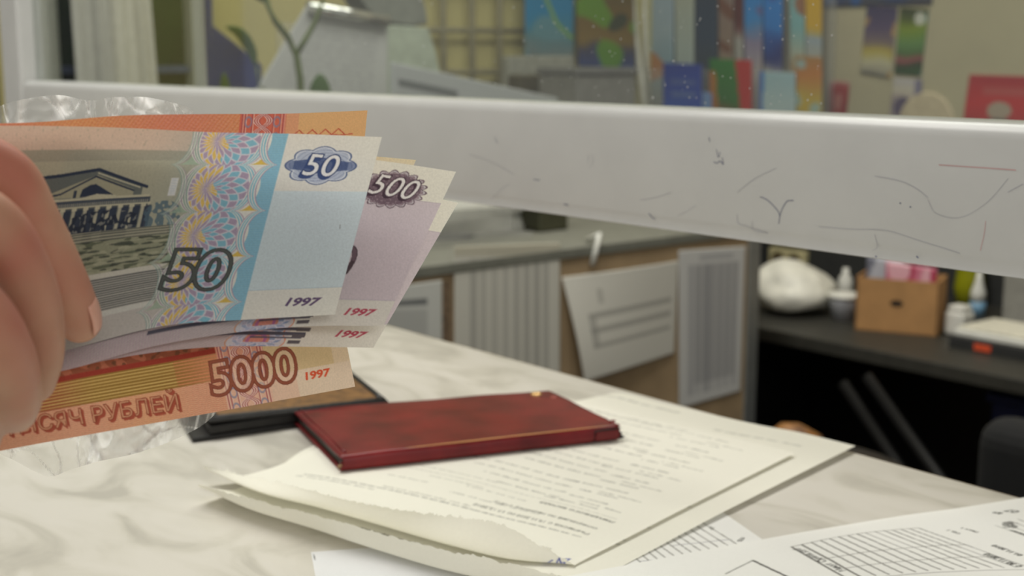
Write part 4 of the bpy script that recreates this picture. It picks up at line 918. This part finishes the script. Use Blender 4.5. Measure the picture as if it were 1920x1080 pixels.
def lens_print(c, cx, y0, per, hw, bl, cols, angs=20, amp=1.0):
    """chain of lens rosettes with spiral checks"""
    X, Y = c.X, c.Y; k = np.floor((Y - y0)/per); dy = ((Y - y0)/per - k)*2 - 1
    wv = hw + bl*scallop(dy); dx = (X - cx)/wv; ins = np.abs(dx) < 1
    r = np.hypot(dx, dy*.95); th = np.arctan2(dy, dx + .45)/(2*math.pi)
    a, b = th*angs + 1.9*r*amp + .15*np.sin(r*5), th*angs - 2.3*r*amp
    par = (np.floor(a) + np.floor(b)) % 2
    left = dx < -.18 + .1*np.sin(dy*6)
    ca, cb, cl, cw = cols; left = dx < -.12 + .12*np.sin(dy*6)
    c.put(ins, cb); c.put(ins & (par > .5) & left, ca); c.put(ins & (par > .5) & ~left, cl)
    ln = (np.abs(a - np.round(a)) < .10) | (np.abs(b - np.round(b)) < .085)
    c.put(ins & ln, cw, .8)
    return dx, dy, wv, ins
def band_lines(c, d, wid, seq, a=1.0):
    m0 = 0
    for w_, col in seq: c.put((d >= m0) & (d < m0 + w_), col, a); m0 += w_
def cartouche(c, cx, cy, hw, hh, lobes, cin, cdark, cline):
    X, Y = c.X, c.Y; dx, dy = (X-cx)/hw, (Y-cy)/hh; th = np.arctan2(dy, dx); r = np.hypot(dx, dy)
    R_ = .84 + .16*np.abs(np.cos(th*lobes/2))
    ins = r < R_; c.put(ins, cin, .85)
    c.put(ins & (np.abs(np.sin(th*lobes*6 + r*16)) < .35), cline, .55); c.put(ins & (np.abs(np.sin(r*22 - th*3)) < .25), cdark, .5)
    c.put(ins & (r > R_ - .045), cdark); c.put((r > R_ - .10) & (r < R_ - .06), (225, 228, 230), .7)
    return ins, dx, dy, r
def hollow(c, t, x, y, size, rot, o_out, o_in, col, edge, shear=.12, sx=1.0, inner=None):
    """outlined numeral: dark frame, see-through core"""
    keep = c.img.copy(); a = c.text(t, x, y, size, rot, True, shear, o_out, sx); b = c.text(t, x, y, size, rot, True, shear, o_in, sx)
    c.put(a, edge, .95); a2 = c.text(t, x, y, size, rot, True, shear, o_out*.82, sx); c.put(a2, col, .9)
    b2 = c.text(t, x, y, size, rot, True, shear, o_in + .22, sx); c.put(b2, edge, .9)
    c.img[b] = keep[b]
    return b

def note50():
    c = Canvas(150, 65, .2, (214, 213, 205)); X, Y = c.X, c.Y; keep = None
    sky = 1 - sstep(82, 92, X)
    c.put(X < 92, (176, 174, 152)); c.put((X < 96) & (Y < 6.5), (206, 186, 168), .9*1); c.put((X < 92) & (np.abs(Y - 8) < 1.6), (150, 146, 132), .6)  # pale top band and dark line below: light and shade through stacked notes, painted in
    c.put((X < 96), (150, 165, 160), .35*sstep(66, 92, X))
    DK, MD, LT = (44, 54, 74), (104, 110, 106), (196, 192, 166)
    # colonnaded building with pediment
    c.put(noise2(X, Y, 3.0, 4) > 1.2, (160, 158, 138), .4)
    def poly(pts, col, a=1.0):
        p0 = pts[0]; T = np.array([[p0, pts[i], pts[i+1]] for i in range(1, len(pts)-1)], float); c.put(c.tris(T), col, a)
    poly([(28, 20), (28, 12.5), (33, 14), (40, 13.6), (53, 12.2), (70, 17.6), (70, 20.5)], MD); poly([(33, 19.8), (41, 19.5), (50, 15.5), (53, 13.8), (67, 18.4), (67, 20.5)], (168, 165, 140))
    c.line([(28, 12.6), (33, 14), (40, 13.6), (53, 12.2), (71.5, 17.8)], .9, DK); c.line([(34, 19.6), (41, 18.8), (52.5, 14.2), (67, 18.8)], .5, DK); c.line([(53, 13.2), (69, 17.9)], .4, LT)
    poly([(48, 20), (48.5, 17.8), (51, 16.6), (53, 16.4), (55.5, 17.6), (60, 19.8)], DK); c.rect(45.6, 18, 46.6, 20, DK, .9); poly([(49, 20.2), (54, 19.3), (61, 19.9), (61, 20.4)], LT)
    c.rect(28, 20.2, 73, 20.9, LT); c.rect(28, 20.9, 73.5, 22.6, (74, 82, 92)); 
    for k in range(62): c.rect(28 + k*.73, 21.7, 28 + k*.73 + .34, 22.4, LT, .6)
    c.rect(28, 22.6, 74, 23.1, LT); c.rect(28, 23.1, 73, 30.5, (92, 98, 98))
    for k in range(11):
        x = 30 + k*4.1; c.rect(x, 23.2, x+1.25, 30.5, LT, .85); c.rect(x+1.25, 23.6, x+3.6, 30.5, DK, .85); c.rect(x-.2, 23.1, x+1.5, 23.8, LT)
    tr = (noise2(X, Y, 1.5, 12) > -.1) & (((X-58)/14)**2 + ((Y-28)/3.6)**2 < 1); c.put(tr, (38, 46, 62), .95); c.put(tr & (noise2(X, Y, 4, 13) > .6), (150, 150, 140), .8)
    tr2 = (((X-79)/7)**2 + ((Y-27.5)/5)**2 < 1) & (noise2(X, Y, 2.2, 15) > -.2); c.put(tr2, (84, 108, 122), .8)
    c.rect(28, 30.5, 88, 33.2, (168, 166, 146)); 
    for k, yy in enumerate((30.8, 31.5, 32.4, 33.3)): c.line([(28, yy+.5), (60, yy), (90, yy-.1)], .35, (78, 82, 78), .9)
    wat = (Y > 33.5) & (Y < 44) & (X < 88); c.put(wat, (150, 152, 128)); 
    for s_, col in ((1, (84, 92, 74)), (2, (60, 66, 58)), (3, (176, 176, 150))): c.put(wat & (noise2(X*.5, Y*2.6, 1.3, 30+s_) > .55), col, .75)
    edge = 84 + 1.5*np.sin(Y*2.2)
    c.put((Y > 43.4) & (Y < 45) & (X < edge), (206, 204, 192)); ln = (Y > 45) & (Y < 55.5) & (X < 86 - .12*(Y-45)); c.put(ln, (188, 186, 176)); c.put(ln & (np.mod(Y, .74) < .43), (92, 94, 94), .9)
    c.put((Y > 55.5) & (Y < 57.2) & (X < 84), (206, 206, 198)); c.put((Y >= 57.2) & (X < 88), (196, 192, 184)); c.put((Y >= 57.2) & (X < 88) & (np.mod(X + Y*1.2, .7) < .3), (176, 170, 168), .7)
    c.put((X > 79.5) & (X < 82.2) & (Y > 15.2) & (Y < 21), (218, 220, 218), .95); c.put((X > 79.9) & (X < 81.8) & (np.mod(Y, .8) < .35) & (Y > 15.4) & (Y < 20.8), (196, 206, 212), .8)
    # lens column and scalloped borders
    cx, y0, per, hw, bl = 97.2, -5.0, 15.9, 4.6, 5.9
    TEAL, PUR, YEL, WHT, BLU = (132, 186, 204), (172, 156, 178), (220, 190, 104), (222, 222, 214), (134, 184, 206)
    k = np.floor((Y - y0)/per); dyy = ((Y - y0)/per - k)*2 - 1; sc_l = scallop(dyy)
    xo = 116.6 - bl*sc_l*1.0; xi = cx + hw + bl*sc_l
    c.put((X > cx) & (X < 117), WHT); up = np.mod(dyy + 1, 2) > 1.0
    c.put((X > xi) & (X < xo) & up, (216, 186, 92)); c.put((X > xo - .3) & (X < 117.05), BLU); c.put((X > xo) & (X < 117.05) & (np.mod(Y, .8) < .3), (150, 194, 210), .6)
    c.put((X > xi) & (X < xi + 4.0) & (X < cx + 17), WHT)
    seq = [(.45, WHT), (.5, TEAL), (.45, WHT), (.6, TEAL), (.4, WHT), (.4, PUR), (.35, WHT), (.4, PUR)]
    m = X > cx; d = np.where(m, X - xi, -1); tip = np.clip(1 - sc_l, 0, 1)
    band_lines(c, np.where(X < xo + 1, d, -1), 0, seq[:7]); band_lines(c, np.where((X > xi - .2), xo - X, -1), 0, [(.4, PUR), (.45, WHT), (.55, TEAL), (.4, WHT), (.5, TEAL), (.4, WHT), (.35, PUR)])
    gl = [(.4, WHT), (.5, (134, 164, 158)), (.4, WHT), (.55, (146, 172, 160)), (.4, WHT), (.4, (150, 140, 156)), (.5, WHT)]
    xl = cx - hw - bl*sc_l; band_lines(c, np.where(X < cx, xl - X, -1), 0, gl, .85); band_lines(c, np.where(X < xl, X - (cx - hw - 15 + bl*sc_l), -1), 0, gl[1:6], .55)
    c.put((X < xl - 3.0) & (X > cx - hw - 12 + bl*sc_l) & up, (160, 182, 160), .8)
    lens_print(c, cx, y0, per, hw, bl, (YEL, PUR, TEAL, (216, 214, 220)))
    # right margin
    c.put(X > 117, (222, 221, 212)); c.put((X > 117) & (Y > 20) & (Y < 54.8), (204, 218, 222)); c.put((X > 117) & (np.abs(Y-54.8) < .12), (176, 196, 204))
    ins, dx, dy, r = cartouche(c, 131.2, 10.9, 12.8, 6.9, 8, (166, 178, 200), (92, 108, 144), (214, 218, 226))
    c.put((np.abs(dx) < .75) & (np.abs(dy) < .42 - .28*np.abs(dx)) & ins, (66, 82, 124), .8); c.put(ins & (np.abs(dy) < .3*np.abs(dx)) & (np.abs(dx) > .45), (74, 90, 132), .55)
    for k in range(5, 0, -1): c.put(c.text('50', 131.0 - .16*k, 11.2 + .2*k, 10.8, 2, True, .14, .32, 1.15), (60, 78, 124))
    c.put(c.text('50', 131.0, 11.2, 10.8, 2, True, .14, .42, 1.15), (54, 70, 112)); c.put(c.text('50', 131.0, 11.2, 10.8, 2, True, .14, .06, 1.15), (226, 227, 226))
    b = hollow(c, '50', 96.5, 47.3, 17.6, 4, 1.4, .1, (88, 92, 88), (46, 50, 50), .03, 1.3)
    c.put(c.text('1997', 136.5, 59.8, 3.9, 2, True, .25, .14, 1.55), (96, 76, 112))
    c.line([(143.5, 32), (143.7, 33.5)], .25, (120, 120, 120), .8)
    return c
c50 = note50()
E50 = [(0, (-77, 236), (-170, 735)), (.2, (82, 236), (-10, 695)), (.4, (240, 240), (150, 650)), (.6, (398, 248), (308, 611)), (.8, (557, 251), (467, 599)), (1, (716, 257), (628, 590))]
G3 = 'banknotes held in the fan'
tag(grid_mesh('banknote', note_surf(E50, c50.nx, c50.ny, 0), c50.colors()*1.24, M_note), 'blue fifty rouble banknote at the front of the fan', 'banknote', G3)
def note500(res, full=True):
    c = Canvas(150, 65, res, (206, 196, 198)); X, Y = c.X, c.Y
    c.put(X < 112, (196, 186, 184)); c.put((np.mod(X*.5 + Y + noise2(X, Y, .3, 3)*.5, 1.0) < .4) & (X < 112), (176, 160, 172), .6)
    c.put((X < 70) & (np.mod(X*1.1 - Y*.3, 1.3) < .5), (186, 156, 176), .35)
    c.put((X > 92) & (X < 113), (200, 198, 204)); lens_print(c, 103, -4.5, 7.6, 7.0, 3.4, ((160, 170, 196), (188, 182, 200), (140, 154, 186), (214, 212, 220)), 16)
    for k in range(9):
        yc = -.7 + k*7.6; dd = np.hypot((X-103)/5, (Y-yc-2.6)/3.6); c.put((dd < 1) & (Y < yc+3.4), (206, 116, 84), .7); c.put((dd < .8) & (Y < yc+3.4), (166, 96, 150), .8); c.put((dd < .55) & (Y < yc+3.4), (222, 150, 110), .7)
    c.put(np.abs(X - (113.2 + 1.2*np.sin(Y*.82))) < .25, (214, 130, 90), .9); c.put(np.abs(X - (92.5 - 1.2*np.sin(Y*.82))) < .25, (206, 140, 100), .8)
    c.put(X > 114.5, (204, 192, 198)); c.put((X > 114.5) & (Y < 13.5), (226, 222, 210)); c.put((X > 114.5) & (Y > 54.5), (218, 214, 206)); c.put((X > 114.5) & (np.abs(Y - 54.5) < .15), (186, 176, 186)); c.put((X > 114.5) & (np.abs(Y - 13.5) < .15), (190, 178, 186))
    ins, dx, dy, r = cartouche(c, 129.5, 10.2, 13.6, 7.6, 18, (138, 118, 128), (96, 76, 88), (196, 184, 190)); c.put(ins & (r < .8), (100, 80, 92), .75); c.put(ins & (noise2(X, Y, 5, 3) > .8), (170, 152, 160), .6)
    for k in range(4, 0, -1): c.put(c.text('500', 129.3 - .15*k, 9.6 + .18*k, 11.2, 3, True, .2, .3, 1.1), (70, 52, 64))
    c.put(c.text('500', 129.3, 9.6, 11.2, 3, True, .2, .34, 1.1), (70, 52, 64)); c.put(c.text('500', 129.3, 9.6, 11.2, 3, True, .2, 0, 1.1), (228, 224, 222))
    hollow(c, '500', 111, 41.5, 19, 3, 1.9, -.1, (112, 90, 100), (74, 58, 64), .15, 1.0)
    c.put((X > 0) & (Y > 57.3) & (Y < 58.5) & (X < 121.5) & ~((X > 55) & (X < 59)), (84, 82, 96)); c.put((Y > 59.3) & (Y < 60.6) & (X < 120.8) & (X > 56), (84, 82, 96)); c.put((Y > 61.2) & (Y < 61.8) & (X < 120) & (X > 100), (84, 82, 96))
    for k in range(4): c.rect(117 - k*.5, 55 + k*2.5, 122.5 - k*.8, 56.2 + k*2.5, (96, 90, 96))
    c.put(c.text('1997', 137.5, 59.6, 3.9, 2, True, .25, .14, 1.5), (178, 70, 90))
    return c
cA = note500(.3)
E5A = [(0, (130, 278), (0, 720)), (.2, (275, 278), (140, 690)), (.4, (420, 280), (285, 650)), (.6, (567, 285), (430, 625)), (.8, (712, 301), (574, 612)), (1, (855, 322), (719, 611))]
tag(grid_mesh('banknote', note_surf(E5A, cA.nx, cA.ny, 1), cA.colors()*1.2, M_note), 'lilac five hundred rouble banknote directly behind the blue one, dark 500 badge showing', 'banknote', G3)
E5B = [(0, (150, 330), (-20, 735)), (.2, (300, 330), (122, 693)), (.4, (440, 330), (267, 664)), (.6, (580, 335), (411, 650)), (.8, (718, 352), (556, 650)), (1, (859, 380), (700, 652))]
tag(grid_mesh('banknote', note_surf(E5B, cA.nx, cA.ny, 2), cA.colors()*1.2, M_note), 'second five hundred rouble banknote peeking out below and right of the first', 'banknote', G3)
cC = Canvas(150, 65, 1, (224, 212, 190)); cC.put(cC.Y < 2, (230, 214, 180))
E5C = [(0, (60, 262), (-70, 700)), (.2, (205, 266), (75, 660)), (.4, (350, 272), (220, 610)), (.6, (495, 280), (365, 600)), (.8, (640, 288), (510, 596)), (1, (780, 300), (652, 590))]
tag(grid_mesh('banknote', note_surf(E5C, cC.nx, cC.ny, 3), cC.colors()*1.1, M_note), 'cream banknote showing only as a thin strip above the lilac one', 'banknote', G3)
def note5000(res):
    c = Canvas(157, 69, res, (228, 184, 150)); X, Y = c.X, c.Y
    c.img = np.array((228, 166, 114), float) + (np.array((226, 147, 122), float) - np.array((228, 166, 114), float))*(.5 + .5*np.sin(X*.085 + .6))[..., None]
    c.put((np.mod(Y + .5*np.sin(X*1.1 + np.floor(Y/.9)), .9) < .34) & (X < 134), (212, 112, 90), .4); c.put((np.mod(X*1.3 + Y*.9, 2.1) < .5) & (Y < 14), (214, 118, 60), .5)
    low = Y > 42; wv_ = .22*np.sin(X*1.6) + .12*np.sin(X*3.7 + Y)
    c.put(low, (232, 180, 146)); c.put(low & (np.mod(Y + wv_, .75) < .3), (216, 120, 96), .62); c.put(low & (X > 60) & (X < 98), (232, 174, 110), .28*(1 - np.abs(X-79)/19))
    # picture band: mottled brown-red over striped ochre
    pic = (Y > 20) & (Y < 46.5) & (X < 111); c.put(pic, (150, 84, 60)); c.put(pic & (noise2(X, Y, .9, 6) > .3), (186, 110, 84), .8); c.put(pic & (noise2(X, Y, 1.4, 9) > .8), (110, 70, 48), .8)
    st = (Y > 46.2) & (Y < 57.2) & (X < 112); mix = sstep(40, 62, X)*(1 - .3*sstep(80, 110, X)); c.put(st, (172, 96, 66)); c.put(st, (154, 118, 56), mix); c.put(st & (np.mod(Y, 1.22) < .42), (226, 190, 118), .9); c.put(st & (X > 92), (226, 158, 120), .75*sstep(90, 111, X)); c.put(st & (X > 92) & (np.mod(Y, 1.22) < .5), (222, 130, 96), .6)
    c.put((np.abs(Y - 46) < 1.0) & (X < 111), (158, 60, 46))
    # ornament column
    oc = (X > 108.5) & (X < 126); c.put(oc & (Y < 20), (218, 112, 90)); c.put(oc & (Y > 55), (236, 188, 164)); c.put(oc & (Y > 20) & (Y <= 55), (228, 160, 134))
    for ph in (0, math.pi):
        xx = 117.2 + 2.6*np.sin(Y*.62 + ph)
        for q in (-.9, 0, .9): c.put(np.abs(X - xx - q) < .2, (238, 206, 196), .95); c.put(np.abs(X - xx - q - .42) < .18, (168, 80, 86), .8)
    for q in (109.4, 110.5, 113.2, 121.2, 123.9, 125): c.put(np.abs(X - q) < .22, (170, 84, 90), .75); c.put(np.abs(X-q-.5) < .16, (240, 208, 190), .8)
    for sx_ in (111.8, 122.6):
        for k in range(12): c.put(np.abs(np.hypot((X-sx_)/1.2, (Y-3-k*6)/1.8) - 1) < .22, (136, 140, 168), .7)
    # right margin
    mg = X > 126; c.put(mg, (234, 208, 176)); c.put(mg & (Y < 20), (232, 182, 128)); c.put(mg & (X < 131) & (Y < 20), (228, 160, 124), .8); c.put(mg & (Y > 46) & (Y < 59) & (X < 151), (222, 194, 150)); c.put(mg & (Y > 59), (238, 214, 190)); c.put(mg & (X < 136) & (Y > 59), (236, 196, 172), .8)
    for k in range(4): c.line([(129 + k*5, 8.6), (131.5 + k*5, 6.4), (134 + k*5, 8.6)], .4, (196, 80, 64), .9); c.line([(128 + k*6, 8.9), (134 + k*6, 8.6)], .4, (196, 80, 64), .8)
    return c
c5k = note5000(.3)
E5U = [(0, (-85, 233), (-110, 640)), (.2, (70, 229), (40, 610)), (.4, (225, 217), (190, 590)), (.6, (380, 214), (345, 570)), (.8, (535, 213), (500, 560)), (1, (689, 207), (655, 550))]
tag(grid_mesh('banknote', note_surf(E5U, c5k.nx, c5k.ny, 4), c5k.colors()*1.0, M_note), 'orange five thousand rouble banknote whose top edge stands above the blue one', 'banknote', G3)
c5l = note5000(.25); c = c5l; CX, CY = c.X, c.Y
for k in range(4, 0, -1): c.put(c.text('ПЯТЬ ТЫСЯЧ РУБЛЕЙ', 45 + .20*k, 61.8 + .26*k, 8.6, 1.5, True, .0, .10, 1.0), (176, 86, 66))
c.put(c.text('ПЯТЬ ТЫСЯЧ РУБЛЕЙ', 45, 61.8, 8.6, 1.5, True, .0, .2, 1.0), (150, 72, 52)); c.put(c.text('ПЯТЬ ТЫСЯЧ РУБЛЕЙ', 45, 61.8, 8.6, 1.5, True, .0, -.1, 1.0), (214, 156, 122))
save = c.img.copy(); b = hollow(c, '5000', 120, 57.2, 16.8, 0, 1.35, .0, (160, 92, 70), (120, 54, 42), .08, .97); c.put(b, (238, 202, 176), .5)
c.put(c.text('1997', 143.5, 62.0, 4.0, 0, True, .12, .14, 1.25), (224, 90, 58))
E5L = [(0, (-170, 540), (-105, 866)), (.2, (-20, 512), (50, 836)), (.4, (130, 480), (205, 808)), (.6, (283, 450), (358, 781)), (.8, (440, 418), (512, 753)), (1, (597, 385), (666, 725))]
tag(grid_mesh('banknote', note_surf(E5L, c5l.nx, c5l.ny, 5), c5l.colors()*.95, M_note), 'lowest and rearmost five thousand rouble banknote, large 5000 and РУБЛЕЙ showing', 'banknote', G3)

# ------------------------------------------------------------------ plastic film behind the notes
def film():
    nu, nv = 260, 170; u = np.linspace(0, 1, nu); v = np.linspace(0, 1, nv)
    T = herm([0, .12, .22, .34, .42, .52, .64, .76, .85, .93, 1], np.array([(-260, 230), (-120, 205), (-20, 203), (30, 190), (105, 179), (165, 187), (215, 182), (270, 183), (318, 190), (352, 203), (368, 216)], float), u)
    Bt = herm([0, .12, .25, .36, .44, .52, .62, .74, .86, .94, 1], np.array([(-260, 800), (-120, 822), (0, 850), (62, 882), (100, 893), (135, 880), (180, 866), (270, 845), (345, 815), (385, 792), (412, 768)], float), u)
    px = T[:, None]*(1-v)[None, :, None] + Bt[:, None]*v[None, :, None]
    U, V = np.meshgrid(u, v, indexing='ij'); N_ = np.zeros((nu, nv))
    for i in range(nu):
        for j in range(nv):
            p = Vector((U[i, j]*7 + V[i, j]*1.5, V[i, j]*5 - U[i, j], 3.1)); N_[i, j] = abs(noise.noise(p)) + .5*abs(noise.noise(p*2.3)) + .25*abs(noise.noise(p*5.1))
    px = px + np.stack([noise2(U*10, V*10, 3, 3), noise2(U*10, V*10, 3, 4)], -1)*1.2
    W1 = noise2(U*9 + V*3 + .5*noise2(U*6, V*6, 2, 8), V*4 - U*3, 2.2, 21, 9); W2_ = noise2(U*14 - V*6, V*9 + .4*noise2(U*6, V*6, 3, 18), 2.4, 22, 9); W3 = noise2(U*22 + V*4, V*7 - U*5, 2.6, 41, 9); cr = np.exp(-(W1/.12)**2) + .8*np.exp(-(W2_/.10)**2) + .8*np.exp(-(W3/.09)**2)
    patch = sstep(.1, 1.2, noise2(U*8, V*5, 1.6, 31))
    alpha = np.clip(.20 + .60*cr + .45*patch, 0, .95)
    d = .506 + .018*np.clip(px[..., 0]/400, 0, 1.2) - .018*N_ - .0010*cr + .006*np.sin(V*math.pi)
    return O + (RT*(px[..., 0:1]-960) + CU*(540-px[..., 1:2]) + CF*FPX) * (d[..., None]/FPX), np.repeat(alpha[..., None], 3, -1)
Pf, Af = film()
tag(grid_mesh('plastic_bag', Pf, Af, M_film), 'crumpled clear plastic bag held behind the banknotes', 'bag')

# ------------------------------------------------------------------ hand
def hand():
    ch = []
    # (px, py, depth, radius mm)
    idx = [(-560, 430, .375, 14), (-230, 330, .372, 12.5), (-90, 300, .385, 10.2), (8, 335, .397, 9.6), (60, 415, .404, 8.6), (104, 505, .412, 8.4), (136, 575, .4195, 7.9), (149, 604, .4245, 6.9)]
    mid = [(-580, 500, .36, 15), (-260, 420, .345, 12.5), (-110, 395, .352, 10.5), (-20, 430, .362, 9.8), (32, 505, .374, 9.2), (60, 585, .386, 8.8), (68, 660, .398, 8.2), (62, 715, .407, 7.0)]
    rng_ = [(-590, 580, .35, 15), (-280, 540, .335, 12.5), (-140, 540, .340, 10.5), (-50, 590, .350, 9.8), (0, 665, .365, 9.3), (24, 735, .382, 8.4), (26, 770, .398, 7.0)]
    pin = [(-590, 660, .35, 14), (-300, 660, .34, 11.5), (-180, 680, .345, 9.2), (-100, 735, .358, 8.4), (-55, 795, .378, 7.6), (-40, 825, .394, 6.4)]
    thb = [(-640, 560, .375, 17), (-480, 450, .42, 14), (-260, 430, .452, 11.5), (-110, 470, .461, 10), (-10, 520, .4625, 9.2), (40, 545, .4615, 7.4)]
    arm = [(-420, 540, .365, 24), (-640, 600, .36, 25), (-860, 680, .36, 26), (-1300, 850, .37, 33), (-1700, 1000, .38, 38)]
    return [idx, mid, rng_, pin, thb, arm, [(-300, 380, .362, 14), (-330, 500, .345, 16), (-360, 620, .342, 15)], [(-420, 470, .372, 18), (-450, 580, .358, 18), (-560, 600, .36, 22)]]
bm = bmesh.new()
for chain in hand():
    C_ = np.array([at_d(a, b, d) for a, b, d, r in chain]); R_ = np.array([r for *_, r in chain])*.001
    k = len(C_); t = np.linspace(0, k-1, (k-1)*9+1); Cs = herm(np.arange(k), C_, t); Rs = herm(np.arange(k), R_[:, None], t)[:, 0]
    n = 20; ring = []
    for i in range(len(Cs)):
        d = Cs[min(i+1, len(Cs)-1)] - Cs[max(i-1, 0)]; d /= np.linalg.norm(d); a_ = np.cross(d, CF); a_ /= np.linalg.norm(a_); b_ = np.cross(d, a_)
        ring.append([bm.verts.new(tuple(Cs[i] + Rs[i]*(a_*math.cos(q*2*math.pi/n) + b_*math.sin(q*2*math.pi/n)))) for q in range(n)])
    for i in range(len(ring)-1):
        for q in range(n): bm.faces.new((ring[i][q], ring[i][(q+1) % n], ring[i+1][(q+1) % n], ring[i+1][q]))
    bm.faces.new(ring[0][::-1]); bm.faces.new(ring[-1])
    for e in (0, -1):
        t_ = bmesh.new(); bmesh.ops.create_icosphere(t_, subdivisions=3, radius=float(Rs[e]) * 1.0, matrix=Matrix.Translation(Vector(Cs[e]))); me = bpy.data.meshes.new('t'); t_.to_mesh(me); t_.free(); bm.from_mesh(me); bpy.data.meshes.remove(me)
bmesh.ops.recalc_face_normals(bm, faces=bm.faces[:])
M_skin = mat('skin', (176, 133, 108), .5, c2=(188, 147, 122), scale=60, sss=.25, spec=.35, bump=.05)
def skin_mat():
    m = M_skin; nt = m.node_tree; b = nt.nodes['Principled BSDF']; L = nt.links
    tc = nt.nodes.new('ShaderNodeTexCoord'); n = nt.nodes.new('ShaderNodeTexNoise'); n.inputs['Scale'].default_value = 26; n.inputs['Detail'].default_value = 2; L.new(tc.outputs['Object'], n.inputs['Vector'])
    r = nt.nodes.new('ShaderNodeMapRange'); r.inputs[1].default_value = .42; r.inputs[2].default_value = .68; L.new(n.outputs[0], r.inputs[0])
    mx = nt.nodes.new('ShaderNodeMix'); mx.data_type = 'RGBA'; mx.inputs[7].default_value = rgba((178, 114, 96))
    src = b.inputs['Base Color'].links[0].from_socket; L.new(src, mx.inputs[6]); L.new(r.outputs[0], mx.inputs[0]); L.new(mx.outputs[2], b.inputs['Base Color'])
    w1 = nt.nodes.new('ShaderNodeTexVoronoi'); w1.inputs['Scale'].default_value = 1400; L.new(tc.outputs['Object'], w1.inputs['Vector']); bp = nt.nodes.new('ShaderNodeBump'); bp.inputs['Strength'].default_value = .12; bp.inputs['Distance'].default_value = .0006
    L.new(w1.outputs[0], bp.inputs['Height']); L.new(bp.outputs[0], b.inputs['Normal'])
skin_mat()
hd = bm_obj('hand', bm, M_skin, None, True)
md = hd.modifiers.new('r', 'REMESH'); md.mode = 'VOXEL'; md.voxel_size = .0011; md.use_smooth_shade = True
md = hd.modifiers.new('s', 'SMOOTH'); md.iterations = 9; md.factor = .5
tag(hd, 'bare hand with curled fingers pinching the banknotes at the left edge', 'hand')
# nail on the index fingertip, turned to the right
nc = at_d(186, 590, .4205); nd = at_d(152, 588, .4205) - nc; nd /= -np.linalg.norm(nd); al = at_d(160, 545, .415) - at_d(176, 610, .4235); al /= np.linalg.norm(al); sd = np.cross(nd, al); sd /= np.linalg.norm(sd)
G = np.zeros((12, 9, 3))
for i in range(12):
    for j in range(9):
        a_ = (j/8*2-1)*1.0; l_ = (i/11*2-1); wl = .0048*(1-.25*max(0, l_)**4)
        G[i, j] = nc + al*l_*.0055 + sd*wl*math.sin(a_) + nd*(.0024*(math.cos(a_)-1) + .0002 - .0006*l_*l_)
o = grid_mesh('fingernail', G, None, mat('nail', (212, 160, 140), .3, var=.02)); o.modifiers.new('s', 'SOLIDIFY').thickness = .0006
o.parent = hd
